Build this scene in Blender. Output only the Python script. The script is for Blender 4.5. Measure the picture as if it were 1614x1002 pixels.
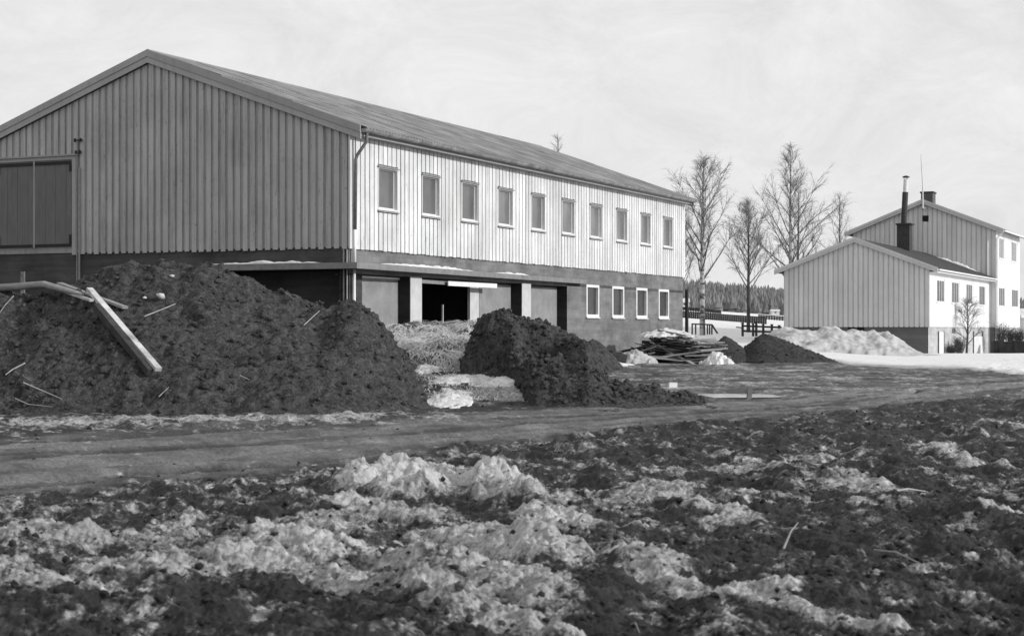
import bpy, bmesh, math, random
import numpy as np
from mathutils import Vector, Matrix

random.seed(7)
rng = np.random.default_rng(7)
for _o in list(bpy.data.objects):
    bpy.data.objects.remove(_o)
sc = bpy.context.scene
COL = sc.collection

# ------------------------------------------------------------------ camera, sky, sun, exposure
EYE = 1.6                  # camera height above the near ground
F = 2700.0                 # focal length in photo pixels (photo 1614 x 1002)
HZ = 520.0                 # horizon row in the photo
cam_d = bpy.data.cameras.new('camera')
cam = bpy.data.objects.new('camera', cam_d); COL.objects.link(cam)
cam.location = (0, 0, EYE); cam.rotation_euler = (math.radians(90), 0, 0)
cam_d.sensor_width = 36.0; cam_d.lens = 36.0 * F / 1614.0
cam_d.shift_y = (HZ - 501.0) / 1614.0
cam_d.clip_start = 0.5; cam_d.clip_end = 6000
cam_d.dof.use_dof = True; cam_d.dof.focus_distance = 46.0; cam_d.dof.aperture_fstop = 4.5
sc.camera = cam

SUN_AZ = math.radians(-19.0)      # direction towards the sun, from +X towards +Y
SUN_EL = math.radians(18.5)
SUN_STR = 2.85
SKY_STR = 0.10
sun_vec = Vector((math.cos(SUN_EL) * math.cos(SUN_AZ), math.cos(SUN_EL) * math.sin(SUN_AZ), math.sin(SUN_EL)))
sd = bpy.data.lights.new('sun', 'SUN'); sd.energy = SUN_STR; sd.angle = math.radians(0.6); sd.color = (1, 1, 1)
so = bpy.data.objects.new('sun', sd); COL.objects.link(so)
so.rotation_euler = sun_vec.to_track_quat('Z', 'Y').to_euler()

w = bpy.data.worlds.new('World'); sc.world = w; w.use_nodes = True
nt = w.node_tree; nt.nodes.clear()
def wn(t, **k):
    n = nt.nodes.new(t)
    for a, b in k.items(): setattr(n, a, b)
    return n
sky = wn('ShaderNodeTexSky'); sky.sky_type = 'NISHITA'; sky.sun_disc = False
sky.sun_elevation = SUN_EL; sky.sun_rotation = math.radians(90) - SUN_AZ
sky.air_density = 1.0; sky.dust_density = 2.5; sky.ozone_density = 1.0
bw = wn('ShaderNodeRGBToBW')
tc = wn('ShaderNodeTexCoord')
mp = wn('ShaderNodeMapping'); mp.inputs['Scale'].default_value = (7.0, 7.0, 12.0)
n1 = wn('ShaderNodeTexNoise'); n1.inputs['Scale'].default_value = 1.6; n1.inputs['Detail'].default_value = 12; n1.inputs['Roughness'].default_value = 0.74
n1.inputs['Distortion'].default_value = 0.6
mr = wn('ShaderNodeMapRange'); mr.inputs['From Min'].default_value = 0.3; mr.inputs['From Max'].default_value = 0.68
mr.inputs['To Min'].default_value = 0.72; mr.inputs['To Max'].default_value = 1.0
mx = wn('ShaderNodeMix', data_type='FLOAT'); mx.inputs[3].default_value = 8.9      # thin bright high cloud over the sky
bg = wn('ShaderNodeBackground'); bg.inputs['Strength'].default_value = SKY_STR
wo = wn('ShaderNodeOutputWorld')
L = nt.links.new
L(sky.outputs['Color'], bw.inputs[0]); L(bw.outputs[0], mx.inputs[2])
L(tc.outputs['Generated'], mp.inputs['Vector']); L(mp.outputs[0], n1.inputs['Vector']); L(n1.outputs['Fac'], mr.inputs[0]); L(mr.outputs[0], mx.inputs[0])
L(mx.outputs[0], bg.inputs['Color']); L(bg.outputs[0], wo.inputs['Surface'])

sc.view_settings.view_transform = 'Standard'; sc.view_settings.look = 'None'
sc.view_settings.exposure = 0.0; sc.view_settings.gamma = 1.0; sc.view_settings.use_curve_mapping = False
sc.cycles.max_bounces = 6

# ------------------------------------------------------------------ small helpers
def P(px, py, d):
    """world point seen at photo pixel (px, py) at depth d"""
    return Vector(((px - 807.0) / F * d, d, EYE + (HZ - py) / F * d))

def interp(x, tab):
    a = np.array(tab, float)
    return np.interp(x, a[:, 0], a[:, 1])

def sstep(a, b, x):
    t = np.clip((x - a) / (b - a), 0, 1)
    return t * t * (3 - 2 * t)

def _hash(ix, iy, iz, seed=0):
    h = (ix.astype(np.int64) * 374761393 + iy.astype(np.int64) * 668265263 + iz.astype(np.int64) * 2147483647 + seed * 974711) & 0xFFFFFFFF
    h = ((h ^ (h >> 13)) * 1274126177) & 0xFFFFFFFF
    h = (h ^ (h >> 16)) & 0xFFFFFFFF
    h = (h * 2246822519) & 0xFFFFFFFF
    return h ^ (h >> 15)

_G2 = np.array([(math.cos(a), math.sin(a)) for a in np.linspace(0, 2 * math.pi, 64, endpoint=False)])
def noise2(x, y, seed=0):
    xi = np.floor(x); yi = np.floor(y); fx = x - xi; fy = y - yi
    z0 = np.zeros_like(xi)
    u = fx * fx * fx * (fx * (fx * 6 - 15) + 10); v = fy * fy * fy * (fy * (fy * 6 - 15) + 10)
    def g(dx, dy):
        h = _hash(xi + dx, yi + dy, z0, seed) & 63
        gr = _G2[h]
        return gr[..., 0] * (fx - dx) + gr[..., 1] * (fy - dy)
    a = g(0, 0); b = g(1, 0); c = g(0, 1); d = g(1, 1)
    return ((a + u * (b - a)) * (1 - v) + (c + u * (d - c)) * v) * 1.41

_G3 = rng.normal(size=(256, 3)); _G3 /= np.linalg.norm(_G3, axis=1)[:, None]
def noise3(p, seed=0):
    pi = np.floor(p); f = p - pi
    u = f * f * f * (f * (f * 6 - 15) + 10)
    def g(dx, dy, dz):
        h = _hash(pi[:, 0] + dx, pi[:, 1] + dy, pi[:, 2] + dz, seed) & 255
        gr = _G3[h]
        return gr[:, 0] * (f[:, 0] - dx) + gr[:, 1] * (f[:, 1] - dy) + gr[:, 2] * (f[:, 2] - dz)
    def lx(dy, dz):
        a = g(0, dy, dz); b = g(1, dy, dz)
        return a + u[:, 0] * (b - a)
    a = lx(0, 0); b = lx(1, 0); c = lx(0, 1); d = lx(1, 1)
    e = a + u[:, 1] * (b - a); h = c + u[:, 1] * (d - c)
    return (e + u[:, 2] * (h - e)) * 1.5

def fbm2(x, y, octv, seed=0, gain=0.5, lac=2.03, billow=False):
    s = np.zeros_like(x); a = 1.0; tot = 0
    for k in range(octv):
        n = noise2(x, y, seed + k)
        s += a * (np.abs(n) * 2 - 0.55 if billow else n)
        tot += a; a *= gain; x = x * lac + 13.1; y = y * lac + 7.7
    return s / tot

def fbm3(p, octv, seed=0, gain=0.5, billow=False):
    s = np.zeros(len(p)); a = 1.0; tot = 0
    for k in range(octv):
        n = noise3(p, seed + k)
        s += a * (np.abs(n) * 2 - 0.55 if billow else n)
        tot += a; a *= gain; p = p * 2.03 + 5.3
    return s / tot

def worley2(x, y, seed=0):
    """distance to the nearest jittered cell point: rounded clods"""
    xi = np.floor(x); yi = np.floor(y)
    best = np.full_like(x, 9.0); val = np.zeros_like(x); z0 = np.zeros_like(xi)
    for dx in (-1, 0, 1):
        for dy in (-1, 0, 1):
            h = _hash(xi + dx, yi + dy, z0, seed)
            jx = (h & 1023) / 1023.0; jy = ((h >> 10) & 1023) / 1023.0; hv = ((h >> 20) & 1023) / 1023.0
            d = np.hypot(xi + dx + 0.1 + 0.8 * jx - x, yi + dy + 0.1 + 0.8 * jy - y)
            m = d < best
            best = np.where(m, d, best); val = np.where(m, hv, val)
    return best, val

def clods2(x, y, seed=0):
    d, v = worley2(x, y, seed)
    return np.clip(1 - d * d * 1.9, 0, 1) * v ** 1.5

def tag(o, label=None, cat=None, group=None, kind=None):
    if label: o['label'] = label
    if cat: o['category'] = cat
    if group: o['group'] = group
    if kind: o['kind'] = kind
    return o

def empty(name, loc=(0, 0, 0), rz=0.0, parent=None):
    o = bpy.data.objects.new(name, None); COL.objects.link(o)
    o.location = loc; o.rotation_euler = (0, 0, rz); o.parent = parent
    o.empty_display_size = 0.3
    return o

class MB:
    """collects polygons and links them as ONE mesh object"""
    def __init__(s): s.v = []; s.f = []
    def add(s, vs, fs):
        b = len(s.v); s.v += [tuple(q) for q in vs]; s.f += [tuple(i + b for i in f) for f in fs]
    def box(s, x0, x1, y0, y1, z0, z1):
        s.add([(x0, y0, z0), (x1, y0, z0), (x1, y1, z0), (x0, y1, z0), (x0, y0, z1), (x1, y0, z1), (x1, y1, z1), (x0, y1, z1)],
              [(0, 3, 2, 1), (4, 5, 6, 7), (0, 1, 5, 4), (1, 2, 6, 5), (2, 3, 7, 6), (3, 0, 4, 7)])
    def hexa(s, a):      # 8 corners: bottom loop 0-3, top loop 4-7
        s.add(a, [(0, 3, 2, 1), (4, 5, 6, 7), (0, 1, 5, 4), (1, 2, 6, 5), (2, 3, 7, 6), (3, 0, 4, 7)])
    def quad(s, a, b, c, d): s.add([a, b, c, d], [(0, 1, 2, 3)])
    def tube(s, pts, rad, n=8, cap=True):
        pts = [Vector(q) for q in pts]
        if not hasattr(rad, '__len__'): rad = [rad] * len(pts)
        rings = []; b = len(s.v); up = None
        for i, q in enumerate(pts):
            t = (pts[min(i + 1, len(pts) - 1)] - pts[max(i - 1, 0)])
            t = t.normalized() if t.length > 1e-9 else Vector((0, 0, 1))
            if up is None:
                up = Vector((1, 0, 0)) if abs(t.x) < 0.8 else Vector((0, 1, 0))
            a = (up - t * up.dot(t))
            a = a.normalized() if a.length > 1e-6 else t.orthogonal().normalized()
            up = a; c = t.cross(a)
            for k in range(n):
                an = 2 * math.pi * k / n
                s.v.append(tuple(q + (a * math.cos(an) + c * math.sin(an)) * rad[i]))
        for i in range(len(pts) - 1):
            for k in range(n):
                k2 = (k + 1) % n
                s.f.append((b + i * n + k, b + i * n + k2, b + (i + 1) * n + k2, b + (i + 1) * n + k))
        if cap:
            s.f.append(tuple(b + k for k in reversed(range(n)))); e = b + (len(pts) - 1) * n
            s.f.append(tuple(e + k for k in range(n)))
    def bar(s, p, q, wdt, hgt, up=(0, 0, 1)):
        p = Vector(p); q = Vector(q); t = (q - p).normalized(); up = Vector(up)
        a = t.cross(up)
        if a.length < 1e-4: a = t.cross(Vector((1, 0, 0)))
        a.normalize(); c = a.cross(t)
        o = [(-1, -1), (1, -1), (1, 1), (-1, 1)]
        s.hexa([p + a * (i * wdt / 2) + c * (j * hgt / 2) for i, j in o] + [q + a * (i * wdt / 2) + c * (j * hgt / 2) for i, j in o])
    def build(s, name, mat, parent=None, smooth=False, loc=None):
        me = bpy.data.meshes.new(name); me.from_pydata(s.v, [], s.f)
        bm = bmesh.new(); bm.from_mesh(me); bmesh.ops.recalc_face_normals(bm, faces=bm.faces); bm.to_mesh(me); bm.free()
        if smooth: me.shade_smooth()
        me.materials.append(mat)
        o = bpy.data.objects.new(name, me); COL.objects.link(o); o.parent = parent
        if loc is not None: o.location = loc
        return o

def grid_mesh(name, co, nr, nc, mat, parent=None, attrs=None, facemask=None, normals=None):
    """regular grid (nr x nc) of numpy coordinates to a smooth mesh object; facemask keeps some quads"""
    idx = np.arange(nr * nc).reshape(nr, nc)
    q = np.stack([idx[:-1, :-1], idx[:-1, 1:], idx[1:, 1:], idx[1:, :-1]], -1).reshape(-1, 4)
    if facemask is not None:
        q = q[facemask.reshape(-1)]
        used = np.zeros(nr * nc, bool); used[q.reshape(-1)] = True
        remap = np.cumsum(used) - 1
        q = remap[q]; co = co[used]
        attrs = {k: v[used] for k, v in (attrs or {}).items()}
        if normals is not None: normals = normals[used]
    me = bpy.data.meshes.new(name)
    me.vertices.add(len(co)); me.vertices.foreach_set('co', np.ascontiguousarray(co, dtype=np.float32).reshape(-1))
    n = len(q)
    me.loops.add(n * 4); me.loops.foreach_set('vertex_index', q.reshape(-1).astype(np.int32))
    me.polygons.add(n); me.polygons.foreach_set('loop_start', np.arange(0, n * 4, 4, dtype=np.int32))
    me.update(calc_edges=True); me.validate()
    for k, v in (attrs or {}).items():
        at = me.attributes.new(k, 'FLOAT', 'POINT'); at.data.foreach_set('value', v.astype(np.float32))
    me.shade_smooth()
    if normals is not None:
        me.normals_split_custom_set_from_vertices(normals.astype(np.float32).tolist())
    me.materials.append(mat)
    o = bpy.data.objects.new(name, me); COL.objects.link(o); o.parent = parent
    return o

def grid_normals(co, nr, nc):
    c = co.reshape(nr, nc, 3)
    du = np.gradient(c, axis=1); dv = np.gradient(c, axis=0)
    n = np.cross(du, dv); n /= np.linalg.norm(n, axis=2)[..., None] + 1e-12
    n[n[..., 2] < 0] *= -1
    return n.reshape(-1, 3)

# ------------------------------------------------------------------ materials (all neutral grey: the photograph is black and white)
def mat_new(name):
    m = bpy.data.materials.new(name); m.use_nodes = True
    t = m.node_tree; b = t.nodes['Principled BSDF']
    return m, t, b

def g3(v): return (v, v, v, 1)

def ramp(t, fac, stops):
    r = t.nodes.new('ShaderNodeValToRGB'); e = r.color_ramp.elements
    while len(e) < len(stops): e.new(0.5)
    for k, (p_, v) in enumerate(stops): e[k].position = p_; e[k].color = g3(v)
    t.links.new(fac, r.inputs[0]); return r.outputs[0]

def tex_noise(t, scale, detail=6, rough=0.6, mapping=None, obj=True, dist=0.0):
    n = t.nodes.new('ShaderNodeTexNoise'); n.inputs['Scale'].default_value = scale; n.inputs['Detail'].default_value = detail
    n.inputs['Roughness'].default_value = rough; n.inputs['Distortion'].default_value = dist
    c = t.nodes.new('ShaderNodeTexCoord'); src = c.outputs['Object']
    if not obj:
        g = t.nodes.new('ShaderNodeNewGeometry'); src = g.outputs['Position']
    if mapping:
        mpn = t.nodes.new('ShaderNodeMapping'); mpn.inputs['Scale'].default_value = mapping
        t.links.new(src, mpn.inputs[0]); src = mpn.outputs[0]
    t.links.new(src, n.inputs['Vector']); return n.outputs['Fac']

def bump(t, b, h, strength, dist):
    n = t.nodes.new('ShaderNodeBump'); n.inputs['Strength'].default_value = strength; n.inputs['Distance'].default_value = dist
    t.links.new(h, n.inputs['Height']); t.links.new(n.outputs[0], b.inputs['Normal'])

def simple(name, lo, hi, scale=3.0, rough=0.8, mapping=None, spec=0.3, bmp=0.0, bdist=0.01, metal=0.0, stops=None, obj=True, detail=7):
    m, t, b = mat_new(name)
    f = tex_noise(t, scale, detail, 0.65, mapping, obj)
    c = ramp(t, f, stops or [(0.3, lo), (0.7, hi)])
    t.links.new(c, b.inputs['Base Color'])
    b.inputs['Roughness'].default_value = rough; b.inputs['Specular IOR Level'].default_value = spec; b.inputs['Metallic'].default_value = metal
    if bmp: bump(t, b, f, bmp, bdist)
    return m

def mulmix(t, a, b_, fac=None):
    n = t.nodes.new('ShaderNodeMix'); n.data_type = 'RGBA'; n.blend_type = 'MULTIPLY'; n.inputs[0].default_value = 1.0
    t.links.new(a, n.inputs[6]); t.links.new(b_, n.inputs[7]); return n.outputs[2]

def painted(name, base, rnd=0.08, streak=0.25, speck=0.0):
    """painted sawn boards: vertical weather streaks, each board its own tone"""
    m, t, b = mat_new(name)
    s1 = tex_noise(t, 1.0, 8, 0.7, (9, 9, 0.5), obj=False)
    c1 = ramp(t, s1, [(0.25, 1 - streak), (0.5, 1.0), (0.8, 1.0)])
    s2 = tex_noise(t, 1.0, 6, 0.75, (14, 14, 5), obj=False)
    c2 = ramp(t, s2, [(0.28, 1 - streak * 1.3), (0.42, 1.0)])
    oi = t.nodes.new('ShaderNodeObjectInfo')
    c3 = ramp(t, oi.outputs['Random'], [(0.0, base * (1 - rnd)), (1.0, base * (1 + rnd))])
    s4 = tex_noise(t, 1.0, 3, 0.5, (26, 26, 11), obj=False)
    c4 = ramp(t, s4, [(0.27, 1 - streak * 1.5), (0.33, 1.0)])
    s5 = tex_noise(t, 0.7, 4, 0.6, None, obj=False)
    c5 = ramp(t, s5, [(0.3, 1 - streak * 0.45), (0.65, 1.05)])
    c = mulmix(t, mulmix(t, mulmix(t, c1, c2), mulmix(t, c4, c5)), c3)
    t.links.new(c, b.inputs['Base Color']); b.inputs['Roughness'].default_value = 0.75; b.inputs['Specular IOR Level'].default_value = 0.2
    bump(t, b, s2, 0.3, 0.01)
    return m

M = {}
M['white_boards'] = painted('white_painted_boards', 0.70, 0.10, 0.42)
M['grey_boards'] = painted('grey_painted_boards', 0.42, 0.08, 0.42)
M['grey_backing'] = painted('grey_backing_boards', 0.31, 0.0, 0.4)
M['white_backing'] = painted('white_backing_boards', 0.30, 0.0, 0.5)
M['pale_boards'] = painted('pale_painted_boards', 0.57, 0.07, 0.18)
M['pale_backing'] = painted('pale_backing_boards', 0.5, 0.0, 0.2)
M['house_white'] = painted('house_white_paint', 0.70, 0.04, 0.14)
M['trim_grey'] = painted('weathered_trim', 0.33, 0.08, 0.2)
M['trim_pale'] = painted('pale_trim', 0.5, 0.06, 0.15)
M['white_paint'] = simple('white_paint', 0.72, 0.84, 6, 0.5, spec=0.4)
M['frame_upper'] = simple('faded_white_frame', 0.62, 0.74, 8, 0.6)
M['sill_grey'] = simple('zinc_sill', 0.22, 0.36, 14, 0.5)
M['glass'] = simple('grey_window_glass', 0.11, 0.2, 0.8, 0.14, spec=0.5, obj=False)  # flat grey base colour under a glossy surface
def vary(m):
    t = m.node_tree; b = t.nodes['Principled BSDF']; l = b.inputs['Base Color'].links[0]; src = l.from_socket
    oi = t.nodes.new('ShaderNodeObjectInfo'); t.links.new(mulmix(t, src, ramp(t, oi.outputs['Random'], [(0, .6), (1, 1.25)])), b.inputs['Base Color'])
vary(M['glass'])
M['glass_dark'] = simple('dark_window_glass', 0.035, 0.07, 1.5, 0.2, spec=0.22, obj=False)
vary(M['glass_dark'])
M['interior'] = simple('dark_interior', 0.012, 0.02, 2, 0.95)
M['door'] = simple('dark_painted_door', 0.115, 0.16, 2.0, 0.7, mapping=(6, 6, 0.8), obj=False)
M['iron'] = simple('black_iron', 0.01, 0.02, 8, 0.6)
M['downpipe_dark'] = simple('dark_zinc_pipe', 0.10, 0.2, 9, 0.5)
M['pipe_grey'] = simple('grey_conduit', 0.22, 0.34, 9, 0.5)
M['gutter'] = simple('zinc_gutter', 0.13, 0.36, 2.6, 0.55, obj=False, bmp=0.2)
M['concrete_light'] = simple('light_concrete', 0.46, 0.6, 3, 0.9, bmp=0.3, obj=False)
M['panel'] = simple('grey_door_panel', 0.21, 0.31, 2.2, 0.85, obj=False, bmp=0.15)
M['slab'] = simple('slab_concrete', 0.16, 0.26, 4, 0.9, bmp=0.3, obj=False)
M['rust'] = simple('rusty_metal', 0.03, 0.06, 6, 0.8)
M['metal_light'] = simple('galvanised_metal', 0.55, 0.7, 6, 0.35)
M['dark_roof'] = simple('dark_roofing_felt', 0.03, 0.055, 2.5, 0.85, obj=False, bmp=0.2)
M['wood_old'] = simple('weathered_wood', 0.16, 0.34, 5, 0.85, mapping=(1, 1, 6), bmp=0.3)
M['wood_dark'] = simple('dark_wood', 0.02, 0.06, 5, 0.8, bmp=0.3)  # very dark grey wood tone
M['wood_pale'] = simple('pale_fresh_wood', 0.3, 0.55, 6, 0.8, bmp=0.3)
M['wood_beam'] = simple('muddy_pale_wood', 0.2, 0.6, 2.2, 0.85, bmp=0.3, obj=False, stops=[(0.3, 0.1), (0.42, 0.38), (0.65, 0.62)])
M['wood_grey'] = simple('grey_old_wood', 0.09, 0.2, 7, 0.85, bmp=0.3)
M['fence_wood'] = simple('dark_fence_wood', 0.03, 0.07, 6, 0.85)
M['bark_dark'] = simple('dark_bark', 0.03, 0.09, 12, 0.9)
M['branch'] = simple('birch_branches', 0.07, 0.15, 5, 0.9)
M['twig'] = simple('birch_twigs', 0.2, 0.32, 5, 0.9)
M['straw'] = simple('dry_grass', 0.42, 0.78, 3.0, 0.85, obj=False)
M['forest'] = simple('hazy_conifer_forest', 0.12, 0.24, 0.06, 0.95, obj=False)  # base colour lightened to paint in distance haze
M['far_wall'] = simple('far_wall_paint', 0.5, 0.6, 0.5, 0.8, obj=False)
M['hedge'] = simple('dark_stone', 0.02, 0.05, 3, 0.9, obj=False, bmp=0.5, bdist=0.05)

def masonry(name, lo, hi, stain):
    """rendered block masonry: faint courses, blotchy stains"""
    m, t, b = mat_new(name)
    f1 = tex_noise(t, 0.9, 9, 0.68, None, obj=False)
    c1 = ramp(t, f1, [(0.3, lo), (0.68, hi)])
    f2 = tex_noise(t, 1.0, 7, 0.6, (0.8, 0.8, 5.0), obj=False)
    c2 = ramp(t, f2, [(0.3, stain), (0.55, 1.0)])
    br = t.nodes.new('ShaderNodeTexBrick'); br.inputs['Scale'].default_value = 1.0
    br.inputs['Brick Width'].default_value = 0.5; br.inputs['Row Height'].default_value = 0.2; br.inputs['Mortar Size'].default_value = 0.008
    br.inputs['Color1'].default_value = g3(1.0); br.inputs['Color2'].default_value = g3(0.86); br.inputs['Mortar'].default_value = g3(0.8)
    tcn = t.nodes.new('ShaderNodeTexCoord'); mpn = t.nodes.new('ShaderNodeMapping'); mpn.inputs['Rotation'].default_value = (math.radians(90), 0, 0)
    t.links.new(tcn.outputs['Object'], mpn.inputs[0]); t.links.new(mpn.outputs[0], br.inputs['Vector'])
    c = mulmix(t, mulmix(t, c1, c2), br.outputs['Color'])
    t.links.new(c, b.inputs['Base Color']); b.inputs['Roughness'].default_value = 0.92; b.inputs['Specular IOR Level'].default_value = 0.15
    bump(t, b, f1, 0.4, 0.02)
    return m
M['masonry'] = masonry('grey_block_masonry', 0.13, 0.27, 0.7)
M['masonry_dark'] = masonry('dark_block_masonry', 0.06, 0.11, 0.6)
M['masonry_shade'] = masonry('shade_dark_masonry', 0.03, 0.05, 0.6)  # near-black colour paints the shade on the pillar sides
M['plaster'] = masonry('pale_plaster_base', 0.38, 0.55, 0.75)
M['plaster_grey'] = masonry('grey_plaster_base', 0.12, 0.16, 0.85)
M['brick_chimney'] = masonry('chimney_brick', 0.10, 0.18, 0.8)

def roof_mat():
    m, t, b = mat_new('fibre_cement_roof')
    f1 = tex_noise(t, 1.0, 8, 0.7, (1.2, 0.5, 0.5), obj=False)
    c1 = ramp(t, f1, [(0.25, 0.15), (0.5, 0.25), (0.75, 0.36)])
    f2 = tex_noise(t, 1.8, 5, 0.8, None, obj=False)
    c2 = ramp(t, f2, [(0.30, 0.3), (0.36, 1.0)])
    oi = t.nodes.new('ShaderNodeObjectInfo'); c3 = ramp(t, oi.outputs['Random'], [(0, 0.85), (1, 1.1)])
    t.links.new(mulmix(t, mulmix(t, c1, c2), c3), b.inputs['Base Color']); b.inputs['Roughness'].default_value = 0.9
    b.inputs['Specular IOR Level'].default_value = 0.2
    bump(t, b, f2, 0.3, 0.01)
    return m
M['roof'] = roof_mat()

def birch_mat():
    m, t, b = mat_new('birch_bark')
    f = tex_noise(t, 1.0, 5, 0.6, (2.5, 2.5, 5.0), obj=False)
    c = ramp(t, f, [(0.42, 0.05), (0.5, 0.34), (0.7, 0.5)])
    t.links.new(c, b.inputs['Base Color']); b.inputs['Roughness'].default_value = 0.85
    return m
M['birch'] = birch_mat()

def ground_mat(name='mud_and_snow'):
    """one material for mud, road and snow: the mesh attributes 'snow' and 'road' say what lies where"""
    m, t, b = mat_new(name)
    def attr(n):
        a = t.nodes.new('ShaderNodeAttribute'); a.attribute_name = n; return a.outputs['Fac']
    def mixc(fac, a, c):
        n = t.nodes.new('ShaderNodeMix'); n.data_type = 'RGBA'; t.links.new(fac, n.inputs[0]); t.links.new(a, n.inputs[6]); t.links.new(c, n.inputs[7]); return n.outputs[2]
    def math_(op, a, c, clamp=False):
        n = t.nodes.new('ShaderNodeMath'); n.operation = op; n.use_clamp = clamp
        for k, v in enumerate((a, c)):
            if isinstance(v, (int, float)): n.inputs[k].default_value = v
            else: t.links.new(v, n.inputs[k])
        return n.outputs[0]
    fine = tex_noise(t, 22, 7, 0.7, None, obj=False)
    mid = tex_noise(t, 3.1, 8, 0.65, None, obj=False)
    big = tex_noise(t, 0.55, 6, 0.6, None, obj=False)
    wet = ramp(t, attr('rut'), [(0.3, 0.45), (0.55, 1.2)])
    mud = mulmix(t, ramp(t, mid, [(0.3, 0.010), (0.55, 0.030), (0.75, 0.10)]), ramp(t, fine, [(0.3, 0.45), (0.65, 1.4)]))
    road = mulmix(t, ramp(t, big, [(0.3, 0.105), (0.7, 0.2)]), ramp(t, fine, [(0.3, 0.5), (0.7, 1.35)]))
    mid2 = tex_noise(t, 6.0, 9, 0.75, None, obj=False)
    road = mulmix(t, road, wet)
    snow = mulmix(t, ramp(t, big, [(0.3, 0.36), (0.7, 0.68)]), mulmix(t, ramp(t, mid2, [(0.30, 0.32), (0.62, 1.0)]), ramp(t, fine, [(0.34, 0.42), (0.6, 1.08)])))
    clean = ramp(t, mid, [(0.3, 0.72), (0.7, 0.84)])
    snow = mixc(attr('clean'), snow, clean)
    c = mixc(attr('road'), mud, road)
    e = math_('ADD', attr('snow'), math_('MULTIPLY', math_('SUBTRACT', mid2, 0.5), 1.5))
    e = math_('ADD', e, math_('MULTIPLY', math_('SUBTRACT', fine, 0.5), 0.6))
    mrn = t.nodes.new('ShaderNodeMapRange'); mrn.interpolation_type = 'SMOOTHSTEP'
    mrn.inputs['From Min'].default_value = 0.26; mrn.inputs['From Max'].default_value = 0.86
    t.links.new(e, mrn.inputs[0])
    c = mixc(mrn.outputs[0], c, snow)
    t.links.new(c, b.inputs['Base Color'])
    r = ramp(t, mid, [(0.35, 0.62), (0.6, 0.92)]); t.links.new(r, b.inputs['Roughness'])
    b.inputs['Specular IOR Level'].default_value = 0.25
    h = math_('ADD', fine, math_('MULTIPLY', mid, 1.5))
    bump(t, b, h, 0.8, 0.03)
    return m
M['ground'] = ground_mat()
M['earth'] = M['ground']

def soil_mat(name, lo, hi, sc1=4.0):
    m, t, b = mat_new(name)
    mid = tex_noise(t, sc1, 8, 0.68, None, obj=False); fine = tex_noise(t, 24, 6, 0.7, None, obj=False)
    c = mulmix(t, ramp(t, mid, [(0.3, lo), (0.7, hi)]), ramp(t, fine, [(0.3, 0.35), (0.65, 1.45)]))
    t.links.new(c, b.inputs['Base Color']); b.inputs['Roughness'].default_value = 0.9; b.inputs['Specular IOR Level'].default_value = 0.15
    bump(t, b, fine, 1.0, 0.06)
    return m
M['soil'] = soil_mat('dug_earth', 0.018, 0.12, 7.0)
M['gravel'] = soil_mat('dark_gravel', 0.035, 0.075, 9.0)
M['snow'] = simple('old_snow', 0.5, 0.8, 3, 0.85, obj=False, bmp=0.5, bdist=0.05, spec=0.2)
M['snow_dirty'] = simple('dirty_snow', 0.3, 0.8, 2.2, 0.9, obj=False, bmp=0.8, bdist=0.08, spec=0.15, stops=[(0.28, 0.22), (0.45, 0.42), (0.66, 0.58)])
M['ice'] = simple('wet_ice', 0.35, 0.6, 1.5, 0.15, obj=False, spec=0.5)

# ------------------------------------------------------------------ terrain
def px_of(x, y): return 807 + F * x / np.maximum(y, 1e-3)

ZA = [(0, -1.6), (36, -1.6), (45, -1.42), (60, -1.18), (72, -1.02), (80, -0.72), (95, -0.16), (130, 0.55), (170, 1.15), (250, 2.35), (400, 4.5), (520, 6.0), (900, 8), (3000, 10)]
ZB = [(0, -1.6), (36, -1.6), (50, -1.42), (62, -1.24), (80, -1.08), (96, -1.55), (115, -1.7), (160, -1.2), (300, 0.6), (520, 3.5), (900, 8), (3000, 10)]
def base_z(x, y):
    """smooth ground height (world z)"""
    a = interp(y, ZA) - 0.07 * np.clip(x - 0.115 * y, -0.25 * y, 0.09 * y) * sstep(90, 140, y) * (1 - sstep(400, 700, y))
    b = interp(y, ZB)
    k = sstep(0.17, 0.235, x / np.maximum(y, 1.0)) * sstep(40, 60, y)
    z = a * (1 - k) + b * k
    # ramp of earth up to the garage opening between the two mounds
    r = sstep(-4.6, -3.0, x) * (1 - sstep(0.4, 2.2, x)) * sstep(34.8, 40.5, y) * (1 - sstep(46, 49, y))
    z = z + r * 0.75
    return z + EYE

def gz(x, y): return float(base_z(np.array([float(x)]), np.array([float(y)]))[0])

# road edges (world): upper and lower border as functions of x
RU = [(-40, 12.0), (-12, 21.0), (-7.6, 25.2), (0, 34.2), (5.6, 38.6), (16, 52.0), (30, 66)]
RL = [(-40, 4.0), (-9, 12.4), (-4.8, 16.3), (-2.7, 18.6), (-1.3, 21.6), (0.9, 25.6), (4.5, 31.0), (12.3, 41.2), (20, 50.0), (34, 64)]

def seg_d(x, y, pts):
    """distance to a polyline of world points"""
    best = np.full_like(x, 1e9)
    for (x0, y0), (x1, y1) in zip(pts[:-1], pts[1:]):
        dx, dy = x1 - x0, y1 - y0
        t = np.clip(((x - x0) * dx + (y - y0) * dy) / (dx * dx + dy * dy + 1e-9), 0, 1)
        best = np.minimum(best, np.hypot(x - x0 - t * dx, y - y0 - t * dy))
    return best

def gpts(pp, z=-1.6):
    """photo pixels on the near ground to world (x, y)"""
    return [((px - 807) / F * (F * -z / (py - HZ)), F * -z / (py - HZ)) for px, py in pp]

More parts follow.
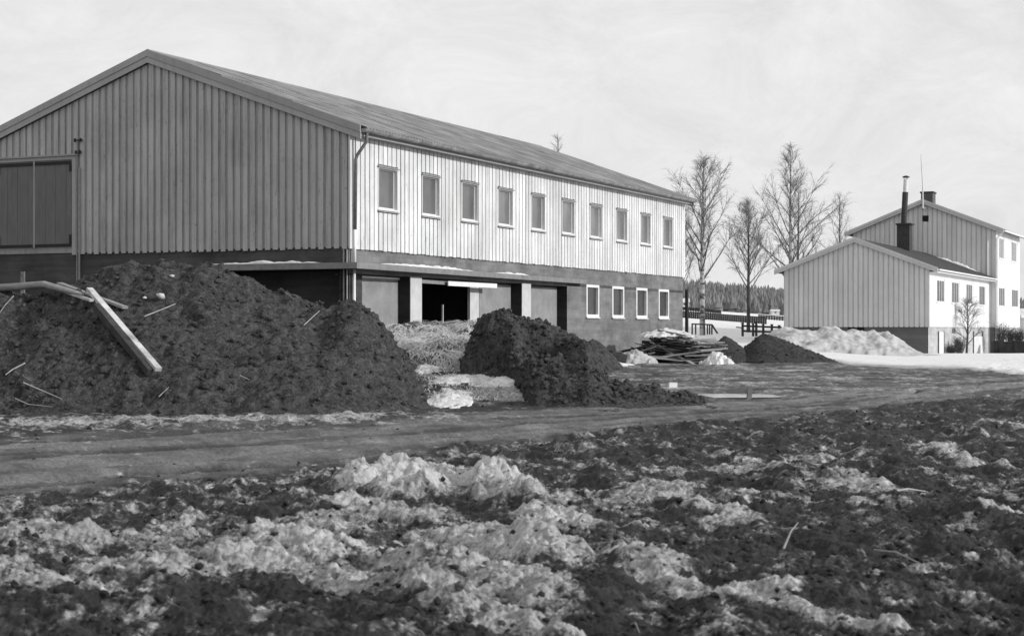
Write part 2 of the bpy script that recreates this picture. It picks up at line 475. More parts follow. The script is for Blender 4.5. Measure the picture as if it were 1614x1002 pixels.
# windrows of snow thrown up beside the road, patches and bands (photo pixels on the ground, half-width in metres, weight, height)
ROWS = [
    ([(575, 770), (640, 752)], 0.34, 0.7, 0.12),
    ([(610, 785), (690, 765), (760, 762), (835, 800)], 0.34, 0.8, 0.15),
    ([(700, 752), (770, 762)], 0.24, 0.95, 0.13),
    ([(560, 810), (660, 820)], 0.40, 0.6, 0.08),
    ([(850, 815), (930, 850)], 0.22, 0.7, 0.07),
    ([(730, 850), (850, 880)], 0.34, 0.7, 0.09),
    ([(930, 838), (985, 846)], 0.2, 0.95, 0.05),
    ([(960, 870), (1060, 900)], 0.16, 0.55, 0.05),
    ([(1030, 905), (1110, 925), (1210, 950)], 0.15, 0.95, 0.08),
    ([(1232, 960), (1300, 985), (1400, 995)], 0.09, 1.0, 0.05),
    ([(640, 890), (780, 920), (850, 945)], 0.30, 0.65, 0.07),
    ([(805, 975), (880, 998)], 0.24, 0.9, 0.07),
    ([(500, 900), (640, 930), (700, 955)], 0.25, 0.5, 0.05),
    ([(60, 850), (250, 850)], 0.5, 0.42, 0.04),
    ([(230, 900), (420, 880), (520, 830)], 0.5, 0.45, 0.05),
    ([(0, 910), (130, 930)], 0.3, 0.45, 0.03),
    ([(420, 850), (520, 880)], 0.3, 0.6, 0.06),
    ([(860, 800), (960, 800), (1040, 775)], 0.5, 0.36, 0.04),
    ([(1040, 770), (1060, 790)], 0.2, 0.8, 0.05),
    ([(1080, 800), (1170, 822)], 0.22, 0.75, 0.05),
    ([(1060, 745), (1220, 740), (1340, 765)], 0.5, 0.34, 0.03),
    ([(1260, 725), (1310, 722)], 0.35, 0.6, 0.03),
    ([(1330, 748), (1400, 768)], 0.22, 0.75, 0.04),
    ([(1455, 705), (1490, 712), (1525, 732)], 0.2, 0.9, 0.04),
    ([(1440, 750), (1470, 752)], 0.2, 0.6, 0.03),
    ([(1548, 818), (1605, 812)], 0.11, 1.0, 0.05),
    ([(1340, 795), (1365, 800)], 0.10, 0.9, 0.03),
    ([(1150, 818), (1175, 822)], 0.12, 0.9, 0.06),
    ([(1570, 665), (1614, 672)], 0.3, 0.6, 0.02),
]

thf = np.tan(np.radians(np.concatenate([np.linspace(-70, -21, 14, endpoint=False), np.linspace(-21, 21, 800), np.linspace(21, 70, 15)[1:]])))
rows = np.concatenate([np.linspace(2, 8.3, 24, endpoint=False), 1 / np.linspace(1 / 8.3, 1 / 36, 560, endpoint=False), 1 / np.linspace(1 / 36, 1 / 130, 190, endpoint=False),
                       np.geomspace(130, 700, 50, endpoint=False), np.geomspace(700, 4000, 8)])
NR, NC = len(rows), len(thf)
Y = np.repeat(rows[:, None], NC, 1).reshape(-1); X = (rows[:, None] * thf[None, :]).reshape(-1)
Z = base_z(X, Y)
wx = X + 0.5 * fbm2(X * 0.5, Y * 0.5, 3, 91); wy = Y + 0.5 * fbm2(X * 0.5 + 40, Y * 0.5, 3, 92)
yu = interp(wx, RU); yl = interp(wx, RL)
vroad = (wy - yl) / (yu - yl)
edge_n = 0.2 * fbm2(X * 0.6, Y * 0.6, 4, 31)
road = sstep(-0.05, 0.16, vroad + edge_n) * (1 - sstep(0.88, 1.06, vroad + edge_n))
yard = sstep(37, 41, Y) * (1 - sstep(60, 66, Y)) * sstep(-0.5, 3.0, X - 0.02 * Y) * 0.8
near = 1 - sstep(30, 45, Y)
fore = (1 - sstep(-0.05, 0.1, vroad))                     # ground on the camera's side of the road
AX = X + 0.16 * (Y - 12); AY = Y * 0.55        # stretched along the furrows
# snow weight field
dens = np.full_like(X, -0.35)
hrow = np.zeros_like(X)
wob = 0.35 * fbm2(X * 1.1, Y * 1.1, 4, 77)
for pp, hw, wt, hh in ROWS:
    d = seg_d(X, Y, gpts(pp)) + wob * 0.6
    g = np.exp(-np.clip(d, 0, None) ** 2 / (hw * hw)); hh = hh * (.55 if pp[0][0] > 900 else 1)
    dens = np.maximum(dens, -0.35 + (wt + 0.35) * g); hrow = np.maximum(hrow, hh * g)
pxg = px_of(X, Y)
left = (1 - sstep(780, 1000, pxg)) * fore
dens += left * 0.07 + fore * sstep(-0.9, -0.2, vroad) * 0.06 - left * 0.22 * (1 - sstep(9.2, 10.4, Y)) - fore * sstep(980, 1250, pxg) * 0.22
# strip of old snow along the far side of the road under the big mound
strip = np.exp(-((Y - interp(X, [(-12, 28.2), (-4, 29.6), (0, 31.4), (2, 33)])) / 1.7) ** 2) * (1 - sstep(-1.5, 0.6, X))
dens = np.maximum(dens, -0.35 + 0.82 * strip * (.75 + .8 * fbm2(X * .8, Y * .8, 3, 33)))
# patches between the mounds, beside the lumber, by the house, and the field behind
def blob(px, py, zz, rx, ry):
    (bx, by), = gpts([(px, py)], zz)
    return np.exp(-(((X - bx) / rx) ** 2 + ((Y - by) / ry) ** 2) ** 1.5)
for px, py, zz, rx, ry, wt in [(700, 615, -1.4, 0.6, 1.3, 1.0), (720, 588, -1.05, 0.9, 0.5, 1.0), (790, 587, -1.0, 0.8, 0.5, 1.0), (680, 570, -0.95, 0.4, 0.6, 0.9),
                               (740, 606, -1.3, 1.5, 2.4, 0.42), (820, 630, -1.5, 1.4, 0.8, 0.5), (690, 636, -1.55, 0.7, 0.7, 0.6),
                               (985, 562, -1.15, 1.6, 3.4, 1.0), (1130, 566, -1.15, 0.35, 1.5, 1.0), (1150, 540, -0.75, 4, 9, 1.0),
                               (1255, 580, -1.2, 0.6, 0.7, 0.8), (1160, 628, -1.6, 0.9, 1.0, 0.5)]:
    dens = np.maximum(dens, -0.35 + (wt + 0.35) * np.clip(blob(px, py, zz, rx, ry) * 1.25, 0, 1))
ysn = interp(pxg, [(900, 76), (1090, 73), (1140, 71), (1200, 68), (1300, 64), (1340, 60), (1420, 58.5), (1520, 57), (1614, 51), (1800, 46)])
dens = np.maximum(dens, -0.35 + 1.5 * sstep(-1.5, 2.0, Y - ysn + 1.2 * fbm2(X * 0.5, Y * 0.25, 3, 17)) * sstep(900, 1010, pxg))
clean = sstep(0.0, 5.0, Y - ysn) * sstep(900, 1010, pxg)
core = np.clip((hrow - .05) / .13, 0, 1) * np.clip(.42 + 1.7 * fbm2(X * 2.6, Y * 2.6, 4, 21, .6), 0, 1)
mess = sstep(1480, 1560, pxg) * sstep(48, 51, Y) * (1 - sstep(60, 66, Y))
dens = np.maximum(dens, -0.35 + yard * (0.26 + 1.15 * fbm2(X * 0.6, Y * 0.6, 5, 19, .65)))
dens -= 0.25 * road * (1 - clean) + mess * 0.35
nz = 0.34 * fbm2(X * 0.9, Y * 0.9, 4, 3, 0.6) + 0.70 * fbm2(AX * 2.3, AY * 2.3, 5, 9, 0.62) + 0.5 * fbm2(AX * 7.5, AY * 7.5, 4, 10, 0.65) * (1 - sstep(25, 45, Y))
nzl = 0.45 * fbm2(X * 0.9, Y * 0.9, 3, 3, 0.6) + 0.55 * fbm2(X * 2.8, Y * 2.8, 3, 9, 0.55)
grain0 = fbm2(X * 2.3, Y * 2.3, 6, 61, 0.64, billow=True)
snow = np.clip(0.5 + dens * 0.8 + nz * (1 - 0.75 * clean) * (0.8 + 0.4 * near) + 0.25 * grain0 * near * (1 - clean), 0, 1)
snow = np.where(dens < -0.3, np.minimum(snow, 0.5 + 0.6 * nz), snow)
# dents, clods, ruts
rough = (1 - road * 0.9) * (1 - clean * 0.93) * (1 - 0.75 * yard)
small = 1 - sstep(20, 45, Y); tiny = 1 - sstep(14, 26, Y)
farfade = 1 - sstep(60, 90, Y)
hk = np.clip(hrow / .12, 0, 1)
Z += hrow * (0.75 + 0.5 * nzl) + hk * (0.055 * clods2(X * 4.2 + nzl, Y * 4.2, 58) + 0.045 * clods2(X * 8.8, Y * 8.8 + nzl, 59) + 0.05 * fbm2(X * 3.0, Y * 3.0, 5, 60, .6))
Z += rough * farfade * (0.10 * fbm2(X * 0.55, Y * 0.55, 3, 11) + 0.16 * fore * fbm2(X * 0.9, Y * 0.9, 4, 12))
cl1 = clods2(X * 2.6 + 0.5 * nzl, Y * 2.6, 51); cl2 = clods2(X * 6.3 + 0.5 * nzl, Y * 6.3 + 0.4 * nzl, 52); cl3 = clods2(X * 15 + nzl, Y * 15, 53)
pat = np.clip(fbm2(X * 0.7, Y * 0.7, 3, 57) + 0.5, 0, 1)
grain = fbm2(X * 2.3, Y * 2.3, 6, 61, 0.64, billow=True)
grain2 = fbm2(X * 7.0, Y * 7.0, 4, 67, 0.66)
grain3 = fbm2(X * 19, Y * 19, 3, 69, 0.7)
Z += fore * (1 - road) * 0.10 * fbm2(AX * 1.7, AY * 1.7, 3, 63)
Z += rough * (0.05 * cl1 * pat + 0.018 * cl2 * (0.3 + 0.7 * small) + 0.006 * cl3 * tiny) * (0.55 + 0.45 * fore)
Z += rough * (0.10 * grain + 0.026 * grain2 * small + 0.010 * grain3 * tiny) * (0.35 + 0.65 * fore)
snl = np.clip(0.5 + dens * 0.8 + nzl, 0, 1)
sn_ = np.clip(snl - 0.45, 0, 1) * near * (1 - clean) * np.clip(.30 + .7 * np.clip(hrow / .2, 0, 1) + .35 * left, 0, 1)
Z += sn_ * (0.05 + 0.04 * cl1 + 0.02 * cl2 + 0.06 * grain + 0.025 * grain2)
trk = sum(np.exp(-((vroad + .05 * fbm2(X * .15, Y * .15, 2, 93 + k) - c) / .022) ** 2) for k, c in enumerate((.20, .33, .50, .63)))
rut = fbm2(wx * 0.12 + 3, vroad * 9, 3, 70) - .38 * trk * np.clip(.7 + fbm2(X * .4, Y * .4, 3, 99), 0, 1.2)
Z -= road * 0.05 * trk
Z += road * (0.085 * rut + 0.06 * fbm2(wx * 0.4, vroad * 16, 4, 71) + 0.035 * grain * (0.3 + 0.7 * (1 - sstep(.0, .35, np.minimum(vroad, 1 - vroad)))) + 0.03 * fbm2(X * 5, Y * 5, 5, 72, .68) * small + 0.02 * cl2 * (clods2(X * 1.3, Y * 1.3, 73) > 0.45))
Z += yard * 0.05 * fbm2(X * 0.35, Y * 1.6, 4, 74) + yard * 0.07 * fbm2(X * 2.0, Y * 2.0, 4, 75)
Z += strip * (0.07 + 0.05 * cl1 + 0.05 * grain)
Z += clean * 0.10 * fbm2(X * 0.3, Y * 0.3, 3, 81) * farfade
Z += mess * 0.10 * fbm2(X * 1.5, Y * 1.5, 4, 83)
_pc = P(1160, 627, 40.2); _pm = 1 - sstep(0.75, 1.35, np.hypot((X - _pc.x) / .95, (Y - _pc.y) / 1.7) + .18 * fbm2(X * 1.5, Y * .8, 3, 87))
Z = Z * (1 - _pm) + (gz(_pc.x, _pc.y) - .05) * _pm
co = np.stack([X, Y, Z], 1)
nrm = grid_normals(co, NR, NC)
at = {'rut': np.clip(.5 + rut * .9 + .25 * fbm2(X * 1.5, Y * 1.5, 3, 79), 0, 1), 'snow': snow, 'road': np.clip(road * (.72 + .8 * fbm2(X * 1.4, Y * 1.4, 5, 85, .6)) + yard * (.5 + .5 * fbm2(X * .8, Y * .8, 4, 86, .6)), 0, 1), 'clean': np.maximum(clean, core * .85)}
def fmean(a):
    a = a.reshape(NR, NC); return (a[:-1, :-1] + a[1:, :-1] + a[:-1, 1:] + a[1:, 1:]) / 4
f_road = fmean(road) > 0.5; f_field = (fmean(clean) > 0.5) & ~f_road; f_snow = (fmean(snow) > 0.62) & ~f_road & ~f_field
for nm, msk in (('ground', ~(f_road | f_field | f_snow)), ('dirt_road', f_road), ('snow_field', f_field)):
    tag(grid_mesh(nm, co, NR, NC, M['ground'], attrs=at, facemask=msk, normals=nrm), kind='structure')
tag(grid_mesh('snow', co, NR, NC, M['ground'], attrs=at, facemask=f_snow, normals=nrm), label='patches of dirty thawing snow lying on churned mud', cat='snow', kind='stuff')
Zg = Z.reshape(NR, NC)
def ground_at(x, y):
    """height of the finished ground sheet at (x, y)"""
    i = int(np.clip(np.searchsorted(rows, y) - 1, 0, NR - 2)); fy = (y - rows[i]) / (rows[i + 1] - rows[i])
    j = int(np.clip(np.searchsorted(thf, x / y) - 1, 0, NC - 2)); fx = (x / y - thf[j]) / (thf[j + 1] - thf[j])
    fx = min(max(fx, 0), 1)
    return float((Zg[i, j] * (1 - fx) + Zg[i, j + 1] * fx) * (1 - fy) + (Zg[i + 1, j] * (1 - fx) + Zg[i + 1, j + 1] * fx) * fy)

# loose clods
def clod_mesh(name, pts, sizes, mat, parent=None, snowv=None, flat=0.75):
    bm = bmesh.new(); bmesh.ops.create_icosphere(bm, subdivisions=1, radius=1.0)
    bv = np.array([v.co[:] for v in bm.verts]); bf = np.array([[v.index for v in f.verts] for f in bm.faces]); bm.free()
    n = len(pts); nv = len(bv)
    dirs = np.repeat(bv[None], n, 0)
    jit = 1 + 0.28 * rng.normal(size=(n, nv, 1)).clip(-1.5, 1.5)
    scl = sizes[:, None, None] * (0.7 + 0.6 * rng.random((n, 1, 3))) * np.array([1, 1, flat])
    ang = rng.random(n) * 6.28; ca, sa = np.cos(ang)[:, None], np.sin(ang)[:, None]
    v = dirs * jit * scl
    vx = v[..., 0] * ca - v[..., 1] * sa; vy = v[..., 0] * sa + v[..., 1] * ca
    v = np.stack([vx, vy, v[..., 2]], -1) + pts[:, None, :]
    me = bpy.data.meshes.new(name)
    V = v.reshape(-1, 3); Fc = (bf[None] + (np.arange(n) * nv)[:, None, None]).reshape(-1, 3)
    me.vertices.add(len(V)); me.vertices.foreach_set('co', V.astype(np.float32).reshape(-1))
    me.loops.add(Fc.size); me.loops.foreach_set('vertex_index', Fc.reshape(-1).astype(np.int32))
    me.polygons.add(len(Fc)); me.polygons.foreach_set('loop_start', np.arange(0, Fc.size, 3, dtype=np.int32))
    me.update(calc_edges=True)
    if snowv is not None:
        a = me.attributes.new('snow', 'FLOAT', 'POINT'); a.data.foreach_set('value', np.repeat(snowv, nv).astype(np.float32))
    me.materials.append(mat)
    o = bpy.data.objects.new(name, me); COL.objects.link(o); o.parent = parent
    return o

def scatter_ground(n, ymin, ymax, smin, smax, want):
    inv = rng.uniform(1 / ymax, 1 / ymin, n * 3); yy = 1 / inv; xx = yy * rng.uniform(-0.34, 0.34, n * 3)
    pts = []; sz = []; sn = []
    for a, b_ in zip(xx, yy):
        i = int(np.clip(np.searchsorted(rows, b_), 0, NR - 1)); j = int(np.clip(np.searchsorted(thf, a / b_), 0, NC - 1)); k = i * NC + j
        p_ok = (1 - road[k]) * 0.88 + 0.10
        if clean[k] > 0.3 or rng.random() > p_ok: continue
        s_ = snow[k] > 0.6
        if want == 'snow' and not s_: continue
        if want == 'mud' and s_ and rng.random() < 0.7: continue
        r = smin + (smax - smin) * rng.random() ** 3
        if road[k] > 0.4: r = smin + 0.02 * rng.random()
        pts.append((a, b_, Z[k] + r * 0.15)); sz.append(r); sn.append(rng.uniform(.45, 1.0) if want == 'snow' else 0.0)
        if len(pts) >= n: break
    return np.array(pts), np.array(sz), np.array(sn)
p_, s_, n_ = scatter_ground(5000, 8.6, 42, 0.006, 0.035, 'mud')
tag(clod_mesh('mud_clods', p_, s_, M['ground'], snowv=n_), label='loose dark clods of mud strewn over the churned ground', cat='clods', kind='stuff')
p_, s_, n_ = scatter_ground(1500, 8.6, 40, 0.008, 0.04, 'snow')
tag(clod_mesh('snow_lumps', p_, s_, M['ground'], snowv=n_), label='crumbled lumps of dirty snow beside the dirt road', cat='snow', kind='stuff')

# ------------------------------------------------------------------ the long building
TH = math.radians(24.5)
D1 = np.array([math.sin(TH), math.cos(TH)])           # along the facade, away from the camera
ROT = math.pi / 2 - TH
C0 = np.array([(551 - 807) / F * 45.0, 45.0])          # near corner
LEN, WID = 27.1, 12.76

def u_of(px, C, v=0.0):
    """local distance along the facade direction of the point seen at column px on the plane y_local = v"""
    ox = C[0] - v * D1[1]; oy = C[1] + v * D1[0]
    r = (px - 807) / F
    return (r * oy - ox) / (D1[0] - r * D1[1])
def v_of(px, C, u=0.0):
    """same along the gable direction on the plane x_local = u"""
    ox = C[0] + u * D1[0]; oy = C[1] + u * D1[1]
    r = (px - 807) / F
    return (r * oy - ox) / (-D1[1] - r * D1[0])
def z_at(py, C, u, v=0.0):
    d = C[1] + u * D1[1] + v * D1[0]
    return EYE + (HZ - py) / F * d

hall = tag(empty('long_building', (C0[0], C0[1], 0), ROT), 'long two-storey hall with white boarded long side, corrugated roof and garage openings', 'building')
zc = 2.195 + EYE       # bottom of the boarding
zw = 5.14 + EYE        # top of the wall at the eaves
SL = 0.358             # roof slope
BASE = -0.25
def gable_top(y, W=WID, z0=zw, sl=SL): return z0 + sl * min(y, W - y)

def wall_holes(mb, axis, off, a0, a1, z0, z1, holes, depth, sgn):
    """wall face on a plane with rectangular holes and their reveals. axis 'x': plane y=off, spans x; axis 'y': plane x=off, spans y. depth goes inwards (sgn)"""
    As = sorted({a0, a1, *[h[0] for h in holes], *[h[1] for h in holes]}); Zs = sorted({z0, z1, *[h[2] for h in holes], *[h[3] for h in holes]})
    def pt(a, z, d): return (a, off + sgn * d, z) if axis == 'x' else (off + sgn * d, a, z)
    for i in range(len(As) - 1):
        for j in range(len(Zs) - 1):
            ca, cz = (As[i] + As[i + 1]) / 2, (Zs[j] + Zs[j + 1]) / 2
            if any(h[0] < ca < h[1] and h[2] < cz < h[3] for h in holes): continue
            mb.quad(pt(As[i], Zs[j], 0), pt(As[i + 1], Zs[j], 0), pt(As[i + 1], Zs[j + 1], 0), pt(As[i], Zs[j + 1], 0))
    for h in holes:
        for a, b in (((h[0], h[2]), (h[1], h[2])), ((h[1], h[2]), (h[1], h[3])), ((h[1], h[3]), (h[0], h[3])), ((h[0], h[3]), (h[0], h[2]))):
            mb.quad(pt(a[0], a[1], 0), pt(b[0], b[1], 0), pt(b[0], b[1], depth), pt(a[0], a[1], depth))

# upper windows: spacing measured in the photograph
UP = [(592.8, 625.0), (663.0, 690.7), (725.6, 751.4), (783.3, 806.4), (836.0, 856.9), (883.4, 903.9), (928.6, 946.4), (969.2, 986.2), (1007.9, 1023.8), (1043.9, 1058.7)]
up_c = np.array([(u_of(a, C0) + u_of(b, C0)) / 2 for a, b in UP]); ku = np.polyfit(np.arange(10), up_c, 1)
up_w = float(np.median([u_of(b, C0) - u_of(a, C0) for a, b in UP]))
WZ0, WZ1 = 3.25 + EYE, 4.41 + EYE
uwin = [(float(np.polyval(ku, k)) - up_w / 2, float(np.polyval(ku, k)) + up_w / 2) for k in range(10)]
# upper white wall
white_wall = MB()
wall_holes(white_wall, 'x', 0.0, 0.0, LEN, zc, zw + 0.1, [(a, b, WZ0, WZ1) for a, b in uwin], 0.13, 1)
ww = white_wall.build('facade_wall', M['white_backing'], hall)
PB = 0.25
nb = int(LEN / PB)
for k in range(nb):
    a, b = k * PB + 0.02, k * PB + 0.02 + PB - 0.042 - random.uniform(0, .01)
    if k == 0: continue
    spans = [(zc - 0.05, zw + 0.06)]
    for (h0, h1) in uwin:
        if b > h0 - 0.012 and a < h1 + 0.012:
            if a < h0 - 0.05:      # runs past the window: keep a narrow full-height piece beside the frame
                q = MB(); q.box(a, h0 - .012, -.044, -.003, zc - .05, zw + .06); q.build('board', M['white_boards'], ww); a = h0 - .008
            elif b > h1 + 0.05:
                q = MB(); q.box(h1 + .012, b, -.044, -.003, zc - .05, zw + .06); q.build('board', M['white_boards'], ww); b = h1 + .008
            spans = [(zc - 0.05, WZ0 - 0.07), (WZ1 + 0.07, zw + 0.06)]
    for z0, z1 in spans:
        m_ = MB(); j = random.uniform(-.004, .004); m_.box(a, b, -0.042 - abs(j), -0.003, z0 + random.uniform(-.012, .012), z1); m_.build('board', M['white_boards'], ww)
m_ = MB(); m_.box(-0.06, 0.19, -0.05, -0.003, zc - 0.06, zw + 0.06); m_.build('corner_board', M['white_boards'], hall)
m_ = MB(); m_.box(LEN - 0.12, LEN + 0.05, -0.05, -0.003, zc - 0.06, zw + 0.06); m_.build('corner_board', M['white_boards'], hall)
def make_upper_window():
    w_ = up_w; h_ = WZ1 - WZ0
    f = MB(); t_ = 0.03
    f.box(0, t_, -0.055, 0.12, 0, h_); f.box(w_ - t_, w_, -0.055, 0.12, 0, h_)
    f.box(t_, w_ - t_, -0.05, 0.12, 0, t_ + .02); f.box(t_, w_ - t_, -0.05, 0.12, h_ - t_, h_)
    fo = f.build('window', M['frame_upper'], hall)
    s = MB(); s.box(t_, t_ + .035, 0.05, 0.1, t_ + .02, h_ - t_); s.box(w_ - t_ - .035, w_ - t_, 0.05, 0.1, t_ + .02, h_ - t_)
    s.box(t_ + .035, w_ - t_ - .035, 0.05, 0.1, t_ + .02, t_ + .06); s.box(t_ + .035, w_ - t_ - .035, 0.05, 0.1, h_ - t_ - .035, h_ - t_); s.build('sash', M['frame_upper'], fo)
    g = MB(); g.box(t_ + .03, w_ - t_ - .03, 0.085, 0.095, t_ + .05, h_ - t_ - .03); g.build('pane', M['glass'], fo)
    d = MB(); d.hexa([(-.05, -.1, h_ - .005), (w_ + .05, -.1, h_ - .005), (w_ + .05, 0, h_ + .03), (-.05, 0, h_ + .03), (-.05, -.1, h_ + .02), (w_ + .05, -.1, h_ + .02), (w_ + .05, 0, h_ + .055), (-.05, 0, h_ + .055)]); d.build('drip_cap', M['sill_grey'], fo)
    d = MB(); d.hexa([(-.05, -.1, -.05), (w_ + .05, -.1, -.05), (w_ + .05, .0, -.03), (-.05, .0, -.03), (-.05, -.1, -.025), (w_ + .05, -.1, -.025), (w_ + .05, .0, .0), (-.05, .0, .0)]); d.build('sill', M['sill_grey'], fo)
    return fo
def copy_tree(o, parent):
    c = o.copy(); COL.objects.link(c); c.parent = parent
    for ch in list(o.children):
        d = ch.copy(); COL.objects.link(d); d.parent = c
    return c
uw = make_upper_window(); src_children = list(uw.children)
for k, (a, b) in enumerate(uwin):
    o = uw if k == 0 else copy_tree(uw, hall)
    o.location = (a, 0, WZ0)

# lower masonry on the long side
uC = u_of(895, C0); ZB1 = 1.50 + EYE
LOW = [(922.2, 943.2), (964.7, 982.9), (1003.0, 1020.2), (1036.7, 1052.8)]
lc = np.array([(u_of(a, C0, .03) + u_of(b, C0, .03)) / 2 for a, b in LOW]); kl = np.polyfit(np.arange(4), lc, 1)
lw_ = float(np.median([u_of(b, C0, .03) - u_of(a, C0, .03) for a, b in LOW]))
LZ0, LZ1 = z_at(500.3, C0, lc[1]), z_at(451.6, C0, lc[1])
lwin = [(float(np.polyval(kl, k)) - lw_ / 2, float(np.polyval(kl, k)) + lw_ / 2) for k in range(4)]
b_ = MB(); wall_holes(b_, 'x', 0.03, uC + .005, LEN, BASE, ZB1, [(a, b, LZ0, LZ1) for a, b in lwin], 0.2, 1)
wall_holes(b_, 'x', 0.03, 0.0, LEN, ZB1, zc + 0.02, [], 0.1, 1)
q = MB(); q.box(uC + .003, uC + .2, .035, .5, BASE, ZB1 - .004); q.build('pillar', M['masonry_shade'], hall)  # dark colour paints the shade on the end of the wall
b_.quad((0, .03, ZB1), (uC, .03, ZB1), (uC, .6, ZB1), (0, .6, ZB1))
b_.build('masonry_wall', M['masonry'], hall)
def make_lower_window():
    w_ = lw_; h_ = LZ1 - LZ0; t_ = 0.088
    f = MB(); f.box(0, t_, -0.03, 0.10, 0, h_); f.box(w_ - t_, w_, -0.03, 0.10, 0, h_)
    f.box(t_, w_ - t_, -0.03, 0.10, 0, t_); f.box(t_, w_ - t_, -0.03, 0.10, h_ - t_, h_)
    fo = f.build('window', M['white_paint'], hall)
    g = MB(); g.box(t_ - .01, w_ - t_ + .01, 0.065, 0.075, t_ - .01, h_ - t_ + .01); g.build('pane', M['glass_dark'], fo)
    s = MB(); s.box(-.03, w_ + .02, -0.07, -0.02, -.05, -.002); s.build('sill', M['concrete_light'], fo)
    return fo
lw0 = make_lower_window()
for k, (a, b) in enumerate(lwin):
    o = lw0 if k == 0 else copy_tree(lw0, hall)
    o.location = (a, 0.03, LZ0)
# garage bays
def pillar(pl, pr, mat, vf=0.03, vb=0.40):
    m_ = MB(); m_.box(u_of(pl, C0, vf), u_of(pr, C0, vf), vf, vb, BASE, ZB1 - .004); o = m_.build('pillar', M['masonry_shade'], hall)  # body coloured dark so its sides carry painted shade
    q = MB(); q.box(u_of(pl, C0, vf) + .002, u_of(pr, C0, vf), vf - .02, vf - .001, BASE, ZB1 - .004); q.build('pillar_front', M[mat], o); return o  # light front kept apart from the shade-dark body
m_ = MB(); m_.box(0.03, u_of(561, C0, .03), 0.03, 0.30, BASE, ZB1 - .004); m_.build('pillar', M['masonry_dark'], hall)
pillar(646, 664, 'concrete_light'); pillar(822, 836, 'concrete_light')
vp = 0.40
def panel(pl, pr, vv=vp, th=0.06, mat='panel', top=ZB1 - 0.06):
    m_ = MB(); m_.box(u_of(pl, C0, vv), u_of(pr, C0, vv), vv, vv + th, BASE, top); return m_.build('door_panel', M[mat], hall)
panel(553, 637); panel(741, 755, vp - .03, .09, 'concrete_light'); panel(755.5, 813); panel(823, 884)
m_ = MB(); m_.box(u_of(809.5, C0, vp - .03), u_of(812.5, C0, vp - .03), vp - .04, vp - .005, BASE, ZB1 - .06); m_.build('door_trim', M['white_paint'], hall)
m_ = MB(); m_.box(u_of(560, C0, vp - .03), u_of(636, C0, vp - .03), vp - .05, vp - .005, ZB1 - .085, ZB1 - .035); m_.build('door_trim', M['white_paint'], hall)
m_ = MB(); m_.box(0.1, uC - .01, 0.415, 0.5, ZB1 - .058, ZB1 - .003); m_.build('lintel', M['masonry_dark'], hall)
# dark room behind the open bay
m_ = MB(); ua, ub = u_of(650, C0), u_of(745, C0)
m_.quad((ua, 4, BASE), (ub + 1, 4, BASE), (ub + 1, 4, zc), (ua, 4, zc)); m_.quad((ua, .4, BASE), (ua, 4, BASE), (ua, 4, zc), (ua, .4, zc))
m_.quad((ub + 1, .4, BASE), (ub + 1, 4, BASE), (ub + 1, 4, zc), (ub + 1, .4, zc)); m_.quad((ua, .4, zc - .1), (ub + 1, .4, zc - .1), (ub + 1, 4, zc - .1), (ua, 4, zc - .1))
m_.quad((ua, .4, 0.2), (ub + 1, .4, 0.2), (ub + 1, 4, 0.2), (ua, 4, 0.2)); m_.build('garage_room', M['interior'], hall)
# concrete ledge running round the corner above the openings
SZ0, SZ1 = 1.60 + EYE, 1.76 + EYE
vl = v_of(318, C0, -.3)
m_ = MB(); ue = u_of(924, C0, -.2)
m_.hexa([(-.42, -.46, SZ0), (ue, -.22, SZ0), (ue, .027, SZ0), (-.42, .027, SZ0), (-.42, -.46, SZ1), (ue, -.22, SZ1 - .02), (ue, .027, SZ1 - .02), (-.42, .027, SZ1)])
m_.box(-.42, .03, .028, vl, SZ0, SZ1)
m_.build('ledge', M['slab'], hall)

# gable wall
hv = WID / 2
dr0, dr1 = v_of(114.5, C0), v_of(-2.5, C0)                 # hatch door (local y), right and left edge
dz0, dz1 = z_at(391, C0, 0, (dr0 + dr1) / 2), z_at(254.5, C0, 0, (dr0 + dr1) / 2)
g_ = MB()
g_.add([(0, 0, zc), (0, WID, zc), (0, WID, zw), (0, hv, zw + SL * hv), (0, 0, zw)], [(0, 1, 2, 3, 4)])
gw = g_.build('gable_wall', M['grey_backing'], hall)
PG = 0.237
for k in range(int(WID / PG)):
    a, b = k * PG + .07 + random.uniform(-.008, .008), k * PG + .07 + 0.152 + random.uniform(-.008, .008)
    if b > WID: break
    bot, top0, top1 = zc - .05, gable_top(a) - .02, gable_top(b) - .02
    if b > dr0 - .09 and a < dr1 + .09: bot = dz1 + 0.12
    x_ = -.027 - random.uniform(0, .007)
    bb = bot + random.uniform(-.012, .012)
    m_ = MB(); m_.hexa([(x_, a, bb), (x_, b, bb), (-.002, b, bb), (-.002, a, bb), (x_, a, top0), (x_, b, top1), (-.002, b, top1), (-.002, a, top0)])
    m_.build('board', M['grey_boards'], gw)
